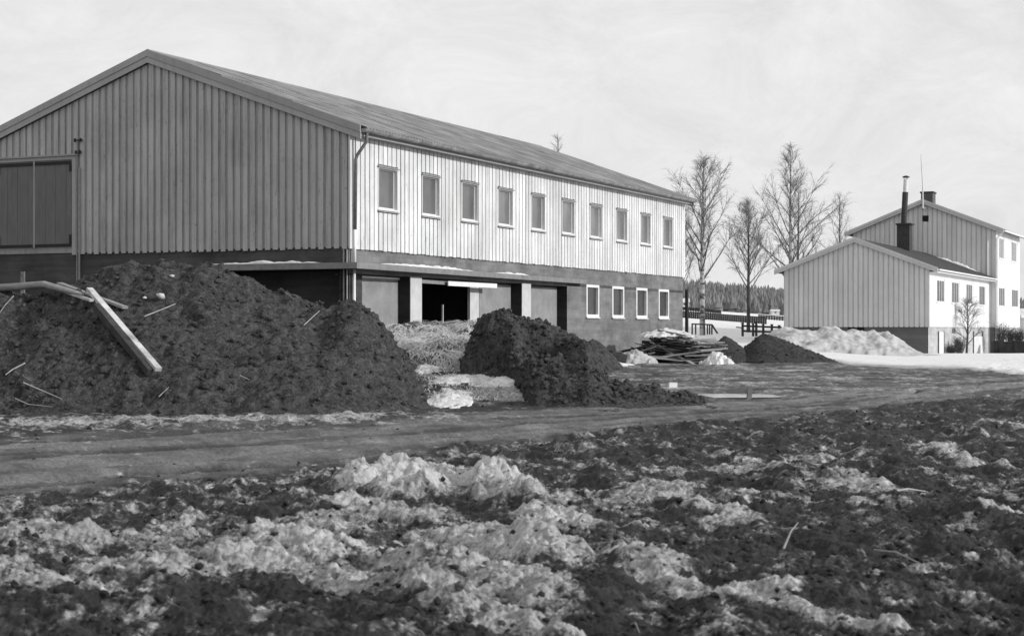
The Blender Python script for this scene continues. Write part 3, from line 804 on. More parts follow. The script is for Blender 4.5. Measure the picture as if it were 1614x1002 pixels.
# hatch door in the gable: two leaves, strap hinges, frame
mid = (dr0 + dr1) / 2
for a, b in ((dr0, mid - .03), (mid + .03, dr1)):
    m_ = MB()
    n_b = 7
    for k in range(n_b):
        y0 = a + (b - a) * k / n_b; m_.box(-.05 - .004 * (k % 2), -.003, y0 + .003, y0 + (b - a) / n_b - .003, dz0 + .02, dz1 - .03)
    leaf = m_.build('door_leaf', M['door'], hall)
    m_ = MB(); m_.box(-.075, -.056, a + .02, b - .02, dz1 - .13, dz1 - .04); m_.build('strap_hinge', M['iron'], leaf)
    m_ = MB(); m_.box(-.075, -.056, a + .02, b - .02, dz0 + .03, dz0 + .1); m_.build('strap_hinge', M['iron'], leaf)
    ye = a + .04 if a == dr0 else b - .06
    m_ = MB(); m_.box(-.075, -.056, ye - .05, ye + .03, dz1 - .34, dz1 - .132); m_.build('strap_hinge', M['iron'], leaf)
    m_ = MB(); m_.box(-.075, -.056, ye - .05, ye + .03, dz0 + .102, dz0 + .36); m_.build('strap_hinge', M['iron'], leaf)
m_ = MB(); m_.box(-.06, -.003, dr0 - .16, dr0 - .02, zc - .06, dz1 + .1); m_.box(-.06, -.003, dr0 - .02, dr1 + .1, dz1 + .0, dz1 + .1); m_.box(-.05, -.003, mid - .028, mid + .028, dz0, dz1 - .002)
m_.box(-.06, -.003, dr1 + .0, dr1 + .1, dz0, dz1 - .002); m_.build('door_frame', M['trim_grey'], hall)
m_ = MB(); m_.box(-.11, -.002, dr0 - .2, dr1 + .12, dz1 + .102, dz1 + .15); m_.build('door_drip_cap', M['trim_grey'], hall)
# masonry under the gable with a recess beneath the ledge
rl = vl - .1
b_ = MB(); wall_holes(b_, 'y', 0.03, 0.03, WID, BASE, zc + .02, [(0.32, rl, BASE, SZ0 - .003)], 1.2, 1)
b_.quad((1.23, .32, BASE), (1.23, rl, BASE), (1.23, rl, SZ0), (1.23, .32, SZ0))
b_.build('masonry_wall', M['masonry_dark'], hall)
# far walls and floors of the shell
m_ = MB(); m_.quad((LEN, .03, BASE), (LEN, WID, BASE), (LEN, WID, zw), (LEN, .03, zw)); m_.add([(LEN, 0, zw), (LEN, WID, zw), (LEN, hv, zw + SL * hv)], [(0, 1, 2)])
m_.quad((0, WID, BASE), (LEN, WID, BASE), (LEN, WID, zw), (0, WID, zw)); m_.build('rear_wall', M['grey_boards'], hall)
# roof: corrugated sheets
EV, GF = 0.37, 0.10
ridge_z = zw + SL * hv + 0.30
def roof_z(y): return ridge_z - SL * abs(y - hv)
NU, NV = 26, 3
su = (LEN + 2 * GF) / NU; sv = (hv + EV + .02) / NV
def sheet(side):
    nx = 40; v_, f_ = [], []
    for j in (0, 1):
        for i in range(nx + 1):
            x_ = su * 1.04 * i / nx
            yy = sv * 1.08 * j
            v_.append((x_, -side * yy, 0.024 * math.cos(2 * math.pi * x_ / (su / 6)) - SL * yy + 0.02 * j))
    for i in range(nx): f_.append((i, i + 1, nx + 2 + i, nx + 1 + i))
    b = len(v_); v_ += [(x, y, z - .012) for x, y, z in v_]
    for i in range(nx): f_.append((b + i, b + nx + 1 + i, b + nx + 2 + i, b + i + 1))
    for i in range(nx): f_.append((nx + 1 + i, nx + 2 + i, b + nx + 2 + i, b + nx + 1 + i))
    f_.append((0, nx + 1, b + nx + 1, b))
    me = bpy.data.meshes.new('roof_sheet'); me.from_pydata(v_, [], f_); me.materials.append(M['roof']); return me
m_ = MB()
for s in (1, -1):
    ye = -EV + .05 if s == 1 else WID + EV - .05
    m_.quad((-GF + .01, hv, ridge_z - .06), (LEN + GF - .01, hv, ridge_z - .06), (LEN + GF - .01, ye, roof_z(ye) - .06), (-GF + .01, ye, roof_z(ye) - .06))
    m_.quad((-GF + .01, hv, ridge_z - .2), (LEN + GF - .01, hv, ridge_z - .2), (LEN + GF - .01, ye, roof_z(ye) - .2), (-GF + .01, ye, roof_z(ye) - .2))
roof_o = m_.build('roof', M['wood_grey'], hall)
for s in (1, -1):
    me = sheet(s)
    for i in range(NU):
        for j in range(NV):
            o = bpy.data.objects.new('roof_sheet', me); COL.objects.link(o); o.parent = roof_o
            yy = sv * j
            o.location = (-GF + su * i, hv - s * yy, ridge_z - SL * yy + 0.03 - 0.004 * (i % 2) - .006 * j + random.uniform(-.004, .004))
m_ = MB(); m_.add([(-GF - .02, hv - .2, ridge_z - .03), (-GF - .02, hv, ridge_z + .07), (-GF - .02, hv + .2, ridge_z - .03), (LEN + GF, hv - .2, ridge_z - .03), (LEN + GF, hv, ridge_z + .07), (LEN + GF, hv + .2, ridge_z - .03)], [(0, 1, 4, 3), (1, 2, 5, 4), (0, 2, 1), (3, 4, 5)]); m_.build('ridge_cap', M['roof'], roof_o)
def bargeboards(parent, x0, x1, hv_, W_, ev, rz, sl, hgt, mat, sgn=-1, extra=0.0):
    """two stepped boards on either slope of a gable"""
    for s in (1, -1):
        for (h0, h1, xo) in ((0.0, hgt * .52, .055), (hgt * .5, hgt, .03)):
            ye = -ev - .03 if s == 1 else W_ + ev + .03
            ze = rz - sl * (hv_ + ev + .03)
            m_ = MB(); m_.hexa([(x0 - xo, hv_, rz - h1), (x0 - xo, ye, ze - h1), (x1, ye, ze - h1), (x1, hv_, rz - h1), (x0 - xo, hv_, rz - h0), (x0 - xo, ye, ze - h0), (x1, ye, ze - h0), (x1, hv_, rz - h0)])
            m_.build('bargeboard', mat, parent)
bargeboards(hall, -GF, -GF + .02, hv, WID, EV, ridge_z + .05, SL, 0.36, M['trim_grey'])
bargeboards(hall, LEN + GF, LEN + GF + .03, hv, WID, EV, ridge_z + .05, SL, 0.36, M['trim_grey'])
# eaves: fascia, soffit, half-round gutter, moulding
ez = roof_z(-EV)
m_ = MB(); m_.box(-GF, LEN + GF, -EV + .03, -EV + .055, ez - .22, ez - .02); m_.build('fascia', M['trim_grey'], hall)
m_ = MB(); m_.box(-.05, LEN + .05, -EV + .056, -.045, ez - .2, ez - .175); m_.build('soffit', M['trim_grey'], hall)
m_ = MB(); m_.box(-.02, LEN + .02, -.085, -.044, zw - .03, zw + .035); m_.build('moulding', M['white_paint'], hall)
def gutter(parent, x0, x1, y, z, r, mat):
    m_ = MB(); n = 10; v_, f_ = [], []
    for xx in (x0, x1):
        for k in range(n + 1):
            a = math.pi * k / n
            v_.append((xx, y - r * math.cos(a), z - r * math.sin(a)))
    for k in range(n): f_.append((k, k + 1, n + 2 + k, n + 1 + k))
    m_.add(v_, f_); m_.add(v_[:n + 1], [tuple(range(n + 1))]); m_.add(v_[n + 1:], [tuple(range(n + 1))])
    return m_.build('gutter', mat, parent, smooth=True)
gt = gutter(hall, -GF + .02, LEN + GF + .05, -EV - .085, ez - .04, 0.105, M['gutter'])
for k in range(30):
    m_ = MB(); xx = .3 + k * .92; v_ = []
    m_.tube([(xx, -EV - .085 - .112 * math.cos(a), ez - .04 - .112 * math.sin(a)) for a in np.linspace(0, math.pi, 7)], .008, 4); m_.build('gutter_bracket', M['sill_grey'], gt)
# downpipe at the near corner
dp = MB(); yq = -EV - .08
dp.tube([(.12, yq, ez - .13), (.12, yq, ez - .36), (.10, -.17, ez - .72), (.10, -.13, ez - .82), (.10, -.11, zc + .45)], .045, 10)
dp.build('downpipe', M['downpipe_dark'], hall, smooth=True)
dp = MB(); dp.tube([(.10, -.10, zc + .46), (.10, -.10, SZ1 + .002)], .038, 10); dp.tube([(.14, -.06, SZ0 - .01), (.14, -.06, BASE)], .04, 10); dp.build('downpipe', M['white_paint'], hall, smooth=True)
for yy in (.06, .16):
    dp = MB(); dp.tube([(-.03, yy, zc - .07), (-.03, yy, SZ1 + .002)], .022, 8); dp.tube([(-.03, yy, SZ0 - .01), (-.03, yy, BASE)], .022, 8); dp.build('conduit', M['pipe_grey'], hall)
dp = MB(); dp.tube([(-.07, dr0 - .21, z_at(222, C0, 0, dr0)), (-.07, dr0 - .21, .2)], .018, 6); dp.tube([(-.08, dr0 - .30, z_at(265, C0, 0, dr0)), (-.08, dr0 - .30, .2)], .026, 8); dp.build('conduit', M['pipe_grey'], hall)
m_ = MB()
for py, hw in ((222, .14), (241, .1)):
    zz = z_at(py, C0, 0, dr0); m_.box(-.1, -.05, dr0 - .25 - hw, dr0 - .25 + hw, zz - .015, zz + .015)
    for s in (-1, 1): m_.tube([(-.09, dr0 - .25 + s * hw * .7, zz - .05), (-.09, dr0 - .25 + s * hw * .7, zz + .05)], .03, 6)
m_.build('insulator_bracket', M['iron'], hall)
# downpipe at the far corner
dp = MB(); dp.tube([(LEN + .18, -.08, zc - .55), (LEN + .18, -.08, -.2)], .075, 8); dp.build('downpipe', M['iron'], hall)
dp = MB(); dp.tube([(LEN - .12, yq, ez - .14), (LEN - .12, yq, ez - .3)], .05, 8); dp.build('downpipe', M['downpipe_dark'], hall)

def loc(root_C, u, v, z, rot=ROT):
    return Vector((root_C[0] + u * D1[0] - v * D1[1], root_C[1] + u * D1[1] + v * D1[0], z))

# snow on the ledge
def snow_ridge(name, pts, wid, hgt, label, seed):
    """lumpy strip of snow along world points (a list of (Vector base))"""
    ns, nk = 90, 9; pts = [Vector(q) for q in pts]; co_ = []
    seglen = [0]
    for a, b in zip(pts[:-1], pts[1:]): seglen.append(seglen[-1] + (b - a).length)
    for i in range(ns):
        t = seglen[-1] * i / (ns - 1)
        k = max(j for j in range(len(pts) - 1) if seglen[j] <= t + 1e-9); f = (t - seglen[k]) / max(seglen[k + 1] - seglen[k], 1e-6)
        c = pts[k].lerp(pts[k + 1], f); tg = (pts[k + 1] - pts[k]).normalized(); nn = tg.cross(Vector((0, 0, 1))).normalized()
        e = min(1, 4 * min(i, ns - 1 - i) / ns + .02)
        hh = hgt * e * (0.55 + 0.9 * abs(float(noise2(np.array([t * 1.3]), np.array([seed * 3.1]), seed)[0])) + 0.35 * float(noise2(np.array([t * 5.0]), np.array([seed * 1.7]), seed)[0]))
        for j in range(nk):
            a = math.pi * j / (nk - 1)
            co_.append(c + nn * (math.cos(a) * wid * .5) + Vector((0, 0, max(hh, .004) * math.sin(a))))
    o = grid_mesh(name, np.array([q[:] for q in co_]), ns, nk, M['snow'])
    return tag(o, label, 'snow', kind='thing')
sy = SZ1 + .001
snow_ridge('snow_strip', [loc(C0, u_of(586, C0, -.2), -.36, sy), loc(C0, u_of(742, C0, -.15), -.27, sy - .01)], .16, .085, 'long thin strip of snow lying along the concrete ledge over the garage bays', 3)
snow_ridge('snow_strip', [loc(C0, u_of(768, C0, -.1), -.24, sy - .012), loc(C0, u_of(832, C0, -.1), -.20, sy - .018)], .12, .06, 'short broken strip of snow at the far end of the ledge on the long side', 5)
snow_ridge('snow_strip', [loc(C0, -.36, v_of(512, C0, -.3), sy), loc(C0, -.36, v_of(325, C0, -.3), sy)], .14, .07, 'strip of snow on the shaded ledge below the grey gable', 8)
# plank nailed across the open bay, and the stake inside it
pu = [u_of(x, C0, -.03) for x in (664, 704, 705, 781)]
m_ = MB(); m_.bar(loc(C0, pu[0], .06, z_at(443.0, C0, pu[0])), loc(C0, pu[1] + .3, .06, z_at(446.3, C0, pu[1] + .3)), .03, .10); tag(m_.build('plank', M['wood_old']), 'grey plank across the top of the dark garage opening', 'plank')
m_ = MB(); m_.bar(loc(C0, pu[2], -.05, z_at(446.6, C0, pu[2])), loc(C0, pu[3], -.07, z_at(450.6, C0, pu[3])), .03, .135); tag(m_.build('plank', M['white_paint']), 'clean white plank hung across the front of the garage opening', 'plank')
m_ = MB(); us = u_of(697, C0, .9); m_.bar(loc(C0, us, .9, 0.0), loc(C0, us + .02, .9, z_at(480, C0, us, .9)), .05, .05); tag(m_.build('stake', M['wood_pale']), 'thin pale upright stake standing in the dark garage opening', 'stake')

# ------------------------------------------------------------------ mounds of earth
def mound(name, x0, x1, y0, y1, H, step, mat, label, cat, amp=(0.22, 0.10, 0.05), seed=1, clods=0, csz=(0.02, 0.09), sink=0.35, extra=None):
    nx = int((x1 - x0) / step) + 1; ny = int((y1 - y0) / step) + 1
    gx, gy = np.meshgrid(np.linspace(x0, x1, nx), np.linspace(y0, y1, ny))
    gx = gx.reshape(-1); gy = gy.reshape(-1)
    hgt = H(gx, gy)
    base = base_z(gx, gy)
    z = base - sink * (hgt < 0.02) + hgt - 0.02
    c = np.stack([gx, gy, np.where(hgt > 0.0, base + hgt, base - sink)], 1)
    nrm_ = grid_normals(c, ny, nx)
    k = sstep(0.02, 0.25, hgt)
    d = amp[0] * fbm3(c * 1.1, 3, seed) + amp[1] * fbm3(c * 3.2, 3, seed + 10, billow=True) + amp[2] * fbm3(c * 8, 4, seed + 20, 0.7, billow=True)
    c = c + nrm_ * (d * k)[:, None]
    o = grid_mesh(name, c, ny, nx, mat)
    tag(o, label, cat, kind='thing')
    if clods:
        ok = np.where(hgt > 0.06)[0]; pick = rng.choice(ok, clods)
        sz = csz[0] + (csz[1] - csz[0]) * rng.random(clods) ** 3.5
        pts = c[pick] + nrm_[pick] * (sz * .2)[:, None]
        cm = clod_mesh('clods', pts, sz, mat, parent=o); cm['kind'] = 'stuff'
    return o, c, hgt, nrm_

def crest_profile(tab, yc):
    """crest table (px, py) at depth yc to (x, height above ground)"""
    out = []
    for px, py in tab:
        x = (px - 807) / F * yc; z = EYE + (HZ - py) / F * yc
        out.append((x, z))
    return out

YC1 = 37.0
cr1 = crest_profile([(-260, 505), (-120, 478), (0, 462), (60, 465), (105, 446), (150, 428), (200, 414), (270, 414), (330, 418), (370, 433), (430, 457), (500, 484), (515, 488), (545, 478), (572, 480), (590, 498), (610, 520), (632, 565), (652, 595), (690, 640), (710, 668)], YC1)
def H1(x, y):
    zc_ = interp(x, cr1); b = base_z(x, y); h = np.maximum(zc_ - b, 0) * (zc_ > b)
    yf = 32.6 + 0.35 * fbm2(x * 0.5, y * 0, 3, 5) + 2.0 * sstep(-4.0, -1.6, x)
    t = (y - yf) / (YC1 - yf)
    f = np.where(t < 1, np.clip(t, 0, 1) ** 0.86, 1 - np.clip((y - YC1 - .4) / 4.2, 0, 1) ** 1.3)
    f = np.where((t < 1) & (t > 0.9), f - (t - .9) * 0.15, f)
    return np.clip(h * f, 0, None)
m1, c1_, h1_, n1_ = mound('earth_mound', -19, -1.2, 31.8, 42.2, H1, 0.055, M['soil'], 'big dark mound of dug earth with timbers lying on it, before the grey gable', 'mound', amp=(0.28, 0.11, 0.095), seed=4, clods=5200, csz=(0.012, 0.085))

YC2 = 38.8
cr2 = crest_profile([(726, 585), (736, 550), (746, 518), (754, 504), (770, 494), (790, 489), (815, 495), (840, 506), (870, 515), (900, 526), (922, 540), (937, 558), (947, 585), (960, 612), (990, 645)], YC2)
def H2(x, y):
    zc_ = interp(x, cr2); b = base_z(x, y); h = np.maximum(zc_ - b, 0)
    yf = interp(x, [(-2, 38.5), (-.7, 38.3), (-.1, 37.9), (.2, 36.8), (.45, 35.4), (1.6, 35.0), (2.4, 35.8), (3, 36.5)])
    t = (y - yf) / (YC2 - yf)
    f = np.where(t < 1, np.clip(t, 0, 1) ** 0.7, 1 - np.clip((y - YC2 - .3) / 2.6, 0, 1) ** 1.3)
    hx = (807 + F * x / y)
    dent = 0.8 * np.exp(-(((x - 0.72) / 0.55) ** 4 + ((y - 37.7) / 0.7) ** 4))
    rim = 0.45 * np.exp(-(((x - 1.62) / 0.28) ** 2 + ((y - 37.0) / 1.0) ** 2))
    return np.clip(h * f - dent * (h > .3) + rim * (h > .3), 0, None)
mound('earth_mound', -2.2, 3.4, 34.0, 42.0, H2, 0.04, M['soil'], 'smaller dark earth mound with a hollowed side, in front of the garage pillars', 'mound', amp=(0.22, 0.11, 0.095), seed=14, clods=2000, csz=(0.012, 0.085))
YC3 = 37.4
cr3 = crest_profile([(905, 598), (935, 592), (965, 600), (985, 598), (1003, 608), (1030, 607), (1050, 615), (1075, 613), (1095, 622), (1115, 634), (1135, 650)], YC3)
def H3(x, y):
    zc_ = interp(x, cr3); h = np.maximum(zc_ - base_z(x, y), 0)
    return h * np.clip(1 - np.abs((y - YC3) / np.where(y < YC3, 2.2, 1.2)), 0, 1) ** .8
mound('earth_mound', 1.2, 5.0, 34.8, 38.9, H3, 0.045, M['soil'], 'low tail of lumpy earth running out to the ice puddle', 'mound', amp=(0.14, 0.12, 0.06), seed=24, clods=500, csz=(0.02, 0.1))
def Hw(x, y):
    ex, ey = (935 - 807) / F * 55.0, 55.0
    return 1.05 * np.clip(1 - (((x - ex) / 1.0) ** 2 + ((y - ey) / 1.4) ** 2) ** .5, 0, 1) ** .8
mound('earth_mound', .8, 4.6, 52.8, 57.2, Hw, 0.08, M['soil'], 'small dark heap of earth against the masonry wall by the low windows', 'mound', amp=(0.1, 0.08, 0.04), seed=34)
# gravel
def cone(px, py, d, rx, rxr, ry):
    ax = (px - 807) / F * d; top = EYE + (HZ - py) / F * d
    def Hc(x, y):
        h = top - gz(ax, d)
        dx = np.where(x < ax, (x - ax) / rx, (x - ax) / rxr)
        r = np.sqrt(dx ** 2 + ((y - d) / ry) ** 2 + .004)
        return np.clip(h * (1 - r) * 1.04, 0, None)
    return ax, Hc
ax, Hc = cone(1143, 528.5, 62.2, 1.15, 1.35, 1.3)
mound('gravel_heap', ax - 1.5, ax + 1.8, 60.6, 63.9, Hc, 0.05, M['gravel'], 'small pointed cone of dark gravel beside the lumber pile', 'heap', amp=(0.05, 0.04, 0.02), seed=44, clods=260, csz=(0.012, .04))
ax, Hc = cone(1203, 524.5, 62.5, 1.35, 2.75, 1.9)
mound('gravel_heap', ax - 1.7, ax + 3.1, 60.2, 64.8, Hc, 0.05, M['gravel'], 'larger gravel heap with a long slope, in front of the snow bank', 'heap', amp=(0.09, 0.05, 0.025), seed=54, clods=700, csz=(0.012, .05))
# snow bank pushed up against the pale house
YSB = 77.0
crs = crest_profile([(1205, 538), (1222, 522), (1240, 514), (1262, 517), (1283, 523), (1300, 516), (1318, 518), (1330, 523), (1345, 519), (1362, 524), (1376, 521), (1387, 527), (1400, 525), (1418, 535), (1432, 548), (1450, 558)], YSB)
def HS(x, y):
    zc_ = interp(x, crs); h = np.maximum(zc_ - base_z(x, y), 0)
    yf = YSB - 2.6 + .3 * fbm2(x * .8, y * 0, 2, 6)
    t = (y - yf) / (YSB - yf)
    return h * np.where(t < 1, np.clip(t, 0, 1) ** .6, 1 - np.clip((y - YSB) / 2.5, 0, 1) ** 1.5)
mound('snow_bank', 11.0, 18.8, 73.6, 80.2, HS, 0.07, M['snow_dirty'], 'lumpy bank of dirty ploughed snow against the pale gable', 'snow bank', amp=(0.26, 0.07, 0.03), seed=64)

def surf(c, h, px, py, depth_lo, depth_hi):
    """point of a mound surface nearest to the photo column / row"""
    pxx = 807 + F * c[:, 0] / c[:, 1]; pyy = HZ - F * (c[:, 2] - EYE) / c[:, 1]
    k = np.argmin((pxx - px) ** 2 + (pyy - py) ** 2 + 1e6 * (h < .03) + 4000 * (c[:, 1] > depth_hi))
    return Vector(c[k])
S1 = lambda px, py, up=0.06: surf(c1_, h1_, px, py, 0, YC1 + .5) + Vector((0, -.05, up))
def beam(name, a, b, w_, h_, mat, label, cat, bend=0.0):
    m_ = MB(); m_.bar(a, b, w_, h_); return tag(m_.build(name, M[mat]), label, cat)
m_ = MB(); m_.tube([S1(-40, 454, .2), S1(70, 458, .2), S1(132, 480, .22)], [.085, .08, .05], 9); tag(m_.build('log', M['wood_old'], smooth=True), 'grey round pole lying along the crest of the big earth mound', 'log')
beam('beam', S1(143, 477, .30), S1(250, 597, .2), .135, .075, 'wood_beam', 'pale squared beam sloping down the front of the big earth mound', 'beam')
beam('beam', S1(150, 496, .16), S1(236, 594, .10), .12, .14, 'wood_dark', 'dark timber lying under the pale beam on the mound', 'beam')
beam('plank', S1(95, 462, .22), S1(198, 496, .16), .14, .05, 'wood_old', 'grey plank on the mound crest above the pale beam', 'plank')
beam('plank', S1(78, 466, .2), S1(146, 488, .2), .10, .05, 'wood_pale', 'short narrow plank leaning from the pole towards the pale beam', 'plank')
beam('stake', P(36, 482, 43.0), P(36, 428, 43.0), .09, .09, 'wood_grey', 'grey stake standing upright behind the pole, before the shaded masonry', 'stake')
def stick(pts, r, mat, label, cat='stick'):
    r *= .72
    m_ = MB(); m_.tube(pts, [r * (1 - .5 * k / max(1, len(pts) - 1)) for k in range(len(pts))], 5); tag(m_.build('stick', M[mat]), label, cat)
stick([S1(22, 470), S1(10, 488), S1(-2, 505)], .02, 'wood_old', 'thin bent stick on the mound below the grey pole')
stick([S1(41, 576), S1(22, 586), S1(8, 596)], .022, 'wood_pale', 'pale forked stick low on the mound, under the thin bent one')
stick([S1(24, 588), S1(50, 607)], .014, 'wood_old', 'short thin twig beside the pale forked stick')
stick([S1(38, 608), S1(68, 619), S1(96, 634)], .018, 'wood_pale', 'long pale stick near the foot of the mound')
stick([S1(24, 634), S1(46, 641), S1(84, 644)], .014, 'wood_pale', 'pale stick lying where the mound meets the snow strip')
stick([S1(228, 501), S1(262, 491), S1(276, 482)], .018, 'wood_pale', 'pale bent stick on the mound to the right of the timbers')
stick([S1(252, 630), S1(268, 616)], .012, 'wood_pale', 'small twig just under the end of the pale beam')
stick([S1(443, 458), S1(468, 477)], .014, 'wood_old', 'twig on the falling shoulder of the big mound')
stick([S1(478, 516), S1(504, 496)], .014, 'wood_pale', 'twig high on the mound below the corner of the long building')
stick([S1(380, 596), S1(396, 604)], .012, 'wood_pale', 'short pale chip of wood in the middle of the mound face')
for q, lb in (((252, 470), 'pale stone high on the big mound'), ((272, 436), 'small pale stone near the top of the big mound'), ((230, 473), 'tiny pale stone beside the pale bent stick')):
    o = clod_mesh('stone', np.array([S1(*q, .03)[:]]), np.array([.085 if q[0] == 252 else .05]), M['concrete_light']); tag(o, lb, 'stone')

# bank of dry grass between the mounds
YG = 41.8
crg = crest_profile([(590, 540), (608, 514), (625, 511), (660, 514), (700, 515), (740, 508), (760, 512), (780, 535)], YG)
def HG(x, y):
    zc_ = interp(x, crg); h = np.maximum(zc_ - base_z(x, y), 0)
    yf = interp(x, [(-3, 39.6), (-2, 39.4), (-.8, 39.8)])
    t = (y - yf) / (YG - yf)
    return h * np.where(t < 1, np.clip(t, 0, 1) ** .8, 1 - np.clip((y - YG - 1.4) / 2.0, 0, 1))
gb, cg_, hg_, ng_ = mound('grass_bank', -3.6, -.2, 38.6, 45.4, HG, 0.06, soil_mat('straw_soil', .09, .30), 'slumped bank of dry straw-like grass between the two earth mounds', 'bank', amp=(0.24, 0.2, 0.08), seed=74)
ok = np.where((hg_ > .08) & (cg_[:, 1] < YG + .3) & (fbm3(cg_ * 1.6, 3, 88) > -.18))[0]
V, Fc = [], []
sel = rng.choice(ok, 12000); fa = fbm3(cg_[sel] * 1.3, 3, 95) * 1.5
for k, an in zip(sel, fa):
    nn_ = ng_[k]; p0 = cg_[k] + nn_ * .015; ln = rng.uniform(.25, .8)
    dn = np.array([0, 0, -1.0]) + nn_ * nn_[2]; dn /= np.linalg.norm(dn) + 1e-6
    sx = np.cross(nn_, dn); an = an + rng.normal() * .35
    d = dn * math.cos(an) + sx * math.sin(an); d2 = dn * math.cos(an + rng.normal() * .5) + sx * math.sin(an + rng.normal() * .5)
    p1 = p0 + d * ln * .5 + nn_ * rng.uniform(.01, .07); p2 = p1 + d2 * ln * .5 - nn_ * rng.uniform(-.02, .05)
    sd_ = np.cross(d, nn_); sd_ /= np.linalg.norm(sd_) + 1e-6; w_ = rng.uniform(.004, .012)
    b = len(V); V += [p0 - sd_ * w_, p0 + sd_ * w_, p1 + sd_ * w_, p1 - sd_ * w_, p2]; Fc += [(b, b + 1, b + 2, b + 3), (b + 3, b + 2, b + 4)]
def blades(name, V, Fc, mat, parent=None):
    me = bpy.data.meshes.new(name); me.from_pydata([tuple(q) for q in V], [], Fc); me.materials.append(mat)
    o = bpy.data.objects.new(name, me); COL.objects.link(o); o.parent = parent; return o
blades('grass', V, Fc, M['straw'], gb)['kind'] = 'stuff'
V, Fc = [], []
for _ in range(3200):      # tufts flattened on the trodden ground before the bank
    x_ = rng.normal(-1.4, .95); y_ = rng.uniform(36.0, 40.0)
    if not (-3.6 < x_ < .9): continue
    z_ = ground_at(x_, y_)
    a = rng.random() * 6.28; ln = rng.uniform(.1, .35); d = np.array([math.cos(a), math.sin(a), rng.uniform(.1, .7)]); p0 = np.array([x_, y_, z_ - .01])
    sd_ = np.array([-math.sin(a), math.cos(a), 0]); w_ = .007; b = len(V)
    p1 = p0 + d * ln * .6; p2 = p0 + d * ln * np.array([1, 1, .4])
    V += [p0 - sd_ * w_, p0 + sd_ * w_, p1 + sd_ * w_, p1 - sd_ * w_, p2]; Fc += [(b, b + 1, b + 2, b + 3), (b + 3, b + 2, b + 4)]
tag(blades('trampled_grass', V, Fc, M['straw']), 'trampled dry grass on the snow in front of the straw bank', 'grass', kind='stuff')

# ------------------------------------------------------------------ lumber pile, crate, puddle, small things in the yard
random.seed(21)
pcx, pcy = (1058 - 807) / F * 61.5, 61.5
pz = gz(pcx, pcy)
npl = 0
LABS = {'wood_grey': 'rough grey plank in the jumbled lumber pile', 'wood_dark': 'dark plank in the jumbled lumber pile', 'wood_old': 'weathered mid-toned plank in the jumbled lumber pile', 'wood_pale': 'pale plank in the jumbled lumber pile'}
GRP = 'planks in the snow-topped lumber pile'
me_pl = {}
for key in ('wood_grey', 'wood_dark', 'wood_old', 'wood_pale'):
    m_ = MB(); m_.box(-.5, .5, -.5, .5, -.5, .5); o = m_.build('plank', M[key]); me_pl[key] = o.data; bpy.data.objects.remove(o)
for lay in range(13):
    frac = lay / 12
    n_in = int(8 - 5 * frac)
    for k in range(n_in):
        ln = random.uniform(2.1, 3.3) * (1 - .62 * frac)
        cx = pcx + random.uniform(-.35, .35) + .15 * frac; cy = pcy + (k - (n_in - 1) / 2) * .27 * (1 - .2 * frac) + random.uniform(-.05, .05)
        zz = pz + .08 + .08 * lay + random.uniform(-.03, .04)
        side = random.random()
        key = 'wood_dark' if (cx < pcx + .1 and side < .6) else random.choice(['wood_grey', 'wood_old', 'wood_grey', 'wood_old', 'wood_pale'])  # dark tone picked mostly in the left part of the pile
        o = bpy.data.objects.new('plank', me_pl[key]); COL.objects.link(o)
        o.location = (cx, cy, zz); o.scale = (ln, random.uniform(.12, .2), random.uniform(.03, .055))
        o.rotation_euler = (random.gauss(0, .12), random.gauss(.10, .15), random.gauss(-.15, .42))
        tag(o, LABS[next(q for q in me_pl if me_pl[q] == o.data)], 'plank', GRP); npl += 1
for k in range(14):                        # boards slid off to either side
    o = bpy.data.objects.new('plank', me_pl[random.choice(['wood_grey', 'wood_dark', 'wood_old'])]); COL.objects.link(o)
    s = -1 if k < 7 else 1
    o.location = (pcx + s * random.uniform(1.1, 1.6), pcy - random.uniform(0, .9), pz + random.uniform(.12, .55)); o.scale = (random.uniform(1.2, 1.9), random.uniform(.1, .18), .04)
    o.rotation_euler = (random.uniform(-.2, .2), s * random.uniform(.12, .38), random.gauss(0, .25)); tag(o, LABS[next(q for q in me_pl if me_pl[q] == o.data)], 'plank', GRP)
for k in range(16):                        # light board ends showing on the sunny end
    o = bpy.data.objects.new('plank', me_pl[random.choice(['wood_old', 'wood_pale', 'wood_old'])]); COL.objects.link(o)
    o.location = (pcx + 1.25 + random.uniform(-.25, .25), pcy - .75 + random.uniform(-.3, .5), pz + .06 + k * .052); o.scale = (random.uniform(1.0, 1.6) * (1 - .02 * k), .16, .04)
    o.rotation_euler = (random.uniform(-.05, .05), random.uniform(-.1, .04), random.gauss(0, .12)); tag(o, LABS[next(q for q in me_pl if me_pl[q] == o.data)], 'plank', GRP)
def snow_lump(name, cx, cy, z0, rx, ry, h, label, seed, mat='snow'):
    """irregular lump of snow; z0 None lays it on the ground sheet"""
    n = 56; gx, gy = np.meshgrid(np.linspace(-1.25, 1.25, n), np.linspace(-1.25, 1.25, n)); gx = gx.reshape(-1); gy = gy.reshape(-1)
    r = np.hypot(gx, gy) + .62 * fbm2(gx * 1.7 + seed, gy * 1.7, 4, seed, .6)
    hh = np.clip(1 - r, 0, 1) ** .7 * h * (1 + .6 * fbm2(gx * 3 + seed, gy * 3, 4, seed + 3, .6)) - .35 * np.clip(r - .98, 0, .4)
    zb = np.array([ground_at(cx + q * rx, cy + p * ry) for q, p in zip(gx, gy)]) if z0 is None else z0
    rg = r.reshape(n, n); rm = np.minimum(np.minimum(rg[:-1, :-1], rg[1:, :-1]), np.minimum(rg[:-1, 1:], rg[1:, 1:]))
    o = grid_mesh(name, np.stack([cx + gx * rx, cy + gy * ry, zb + hh], 1), n, n, M[mat], facemask=rm < 1.1); tag(o, label, 'snow', kind='thing'); return o
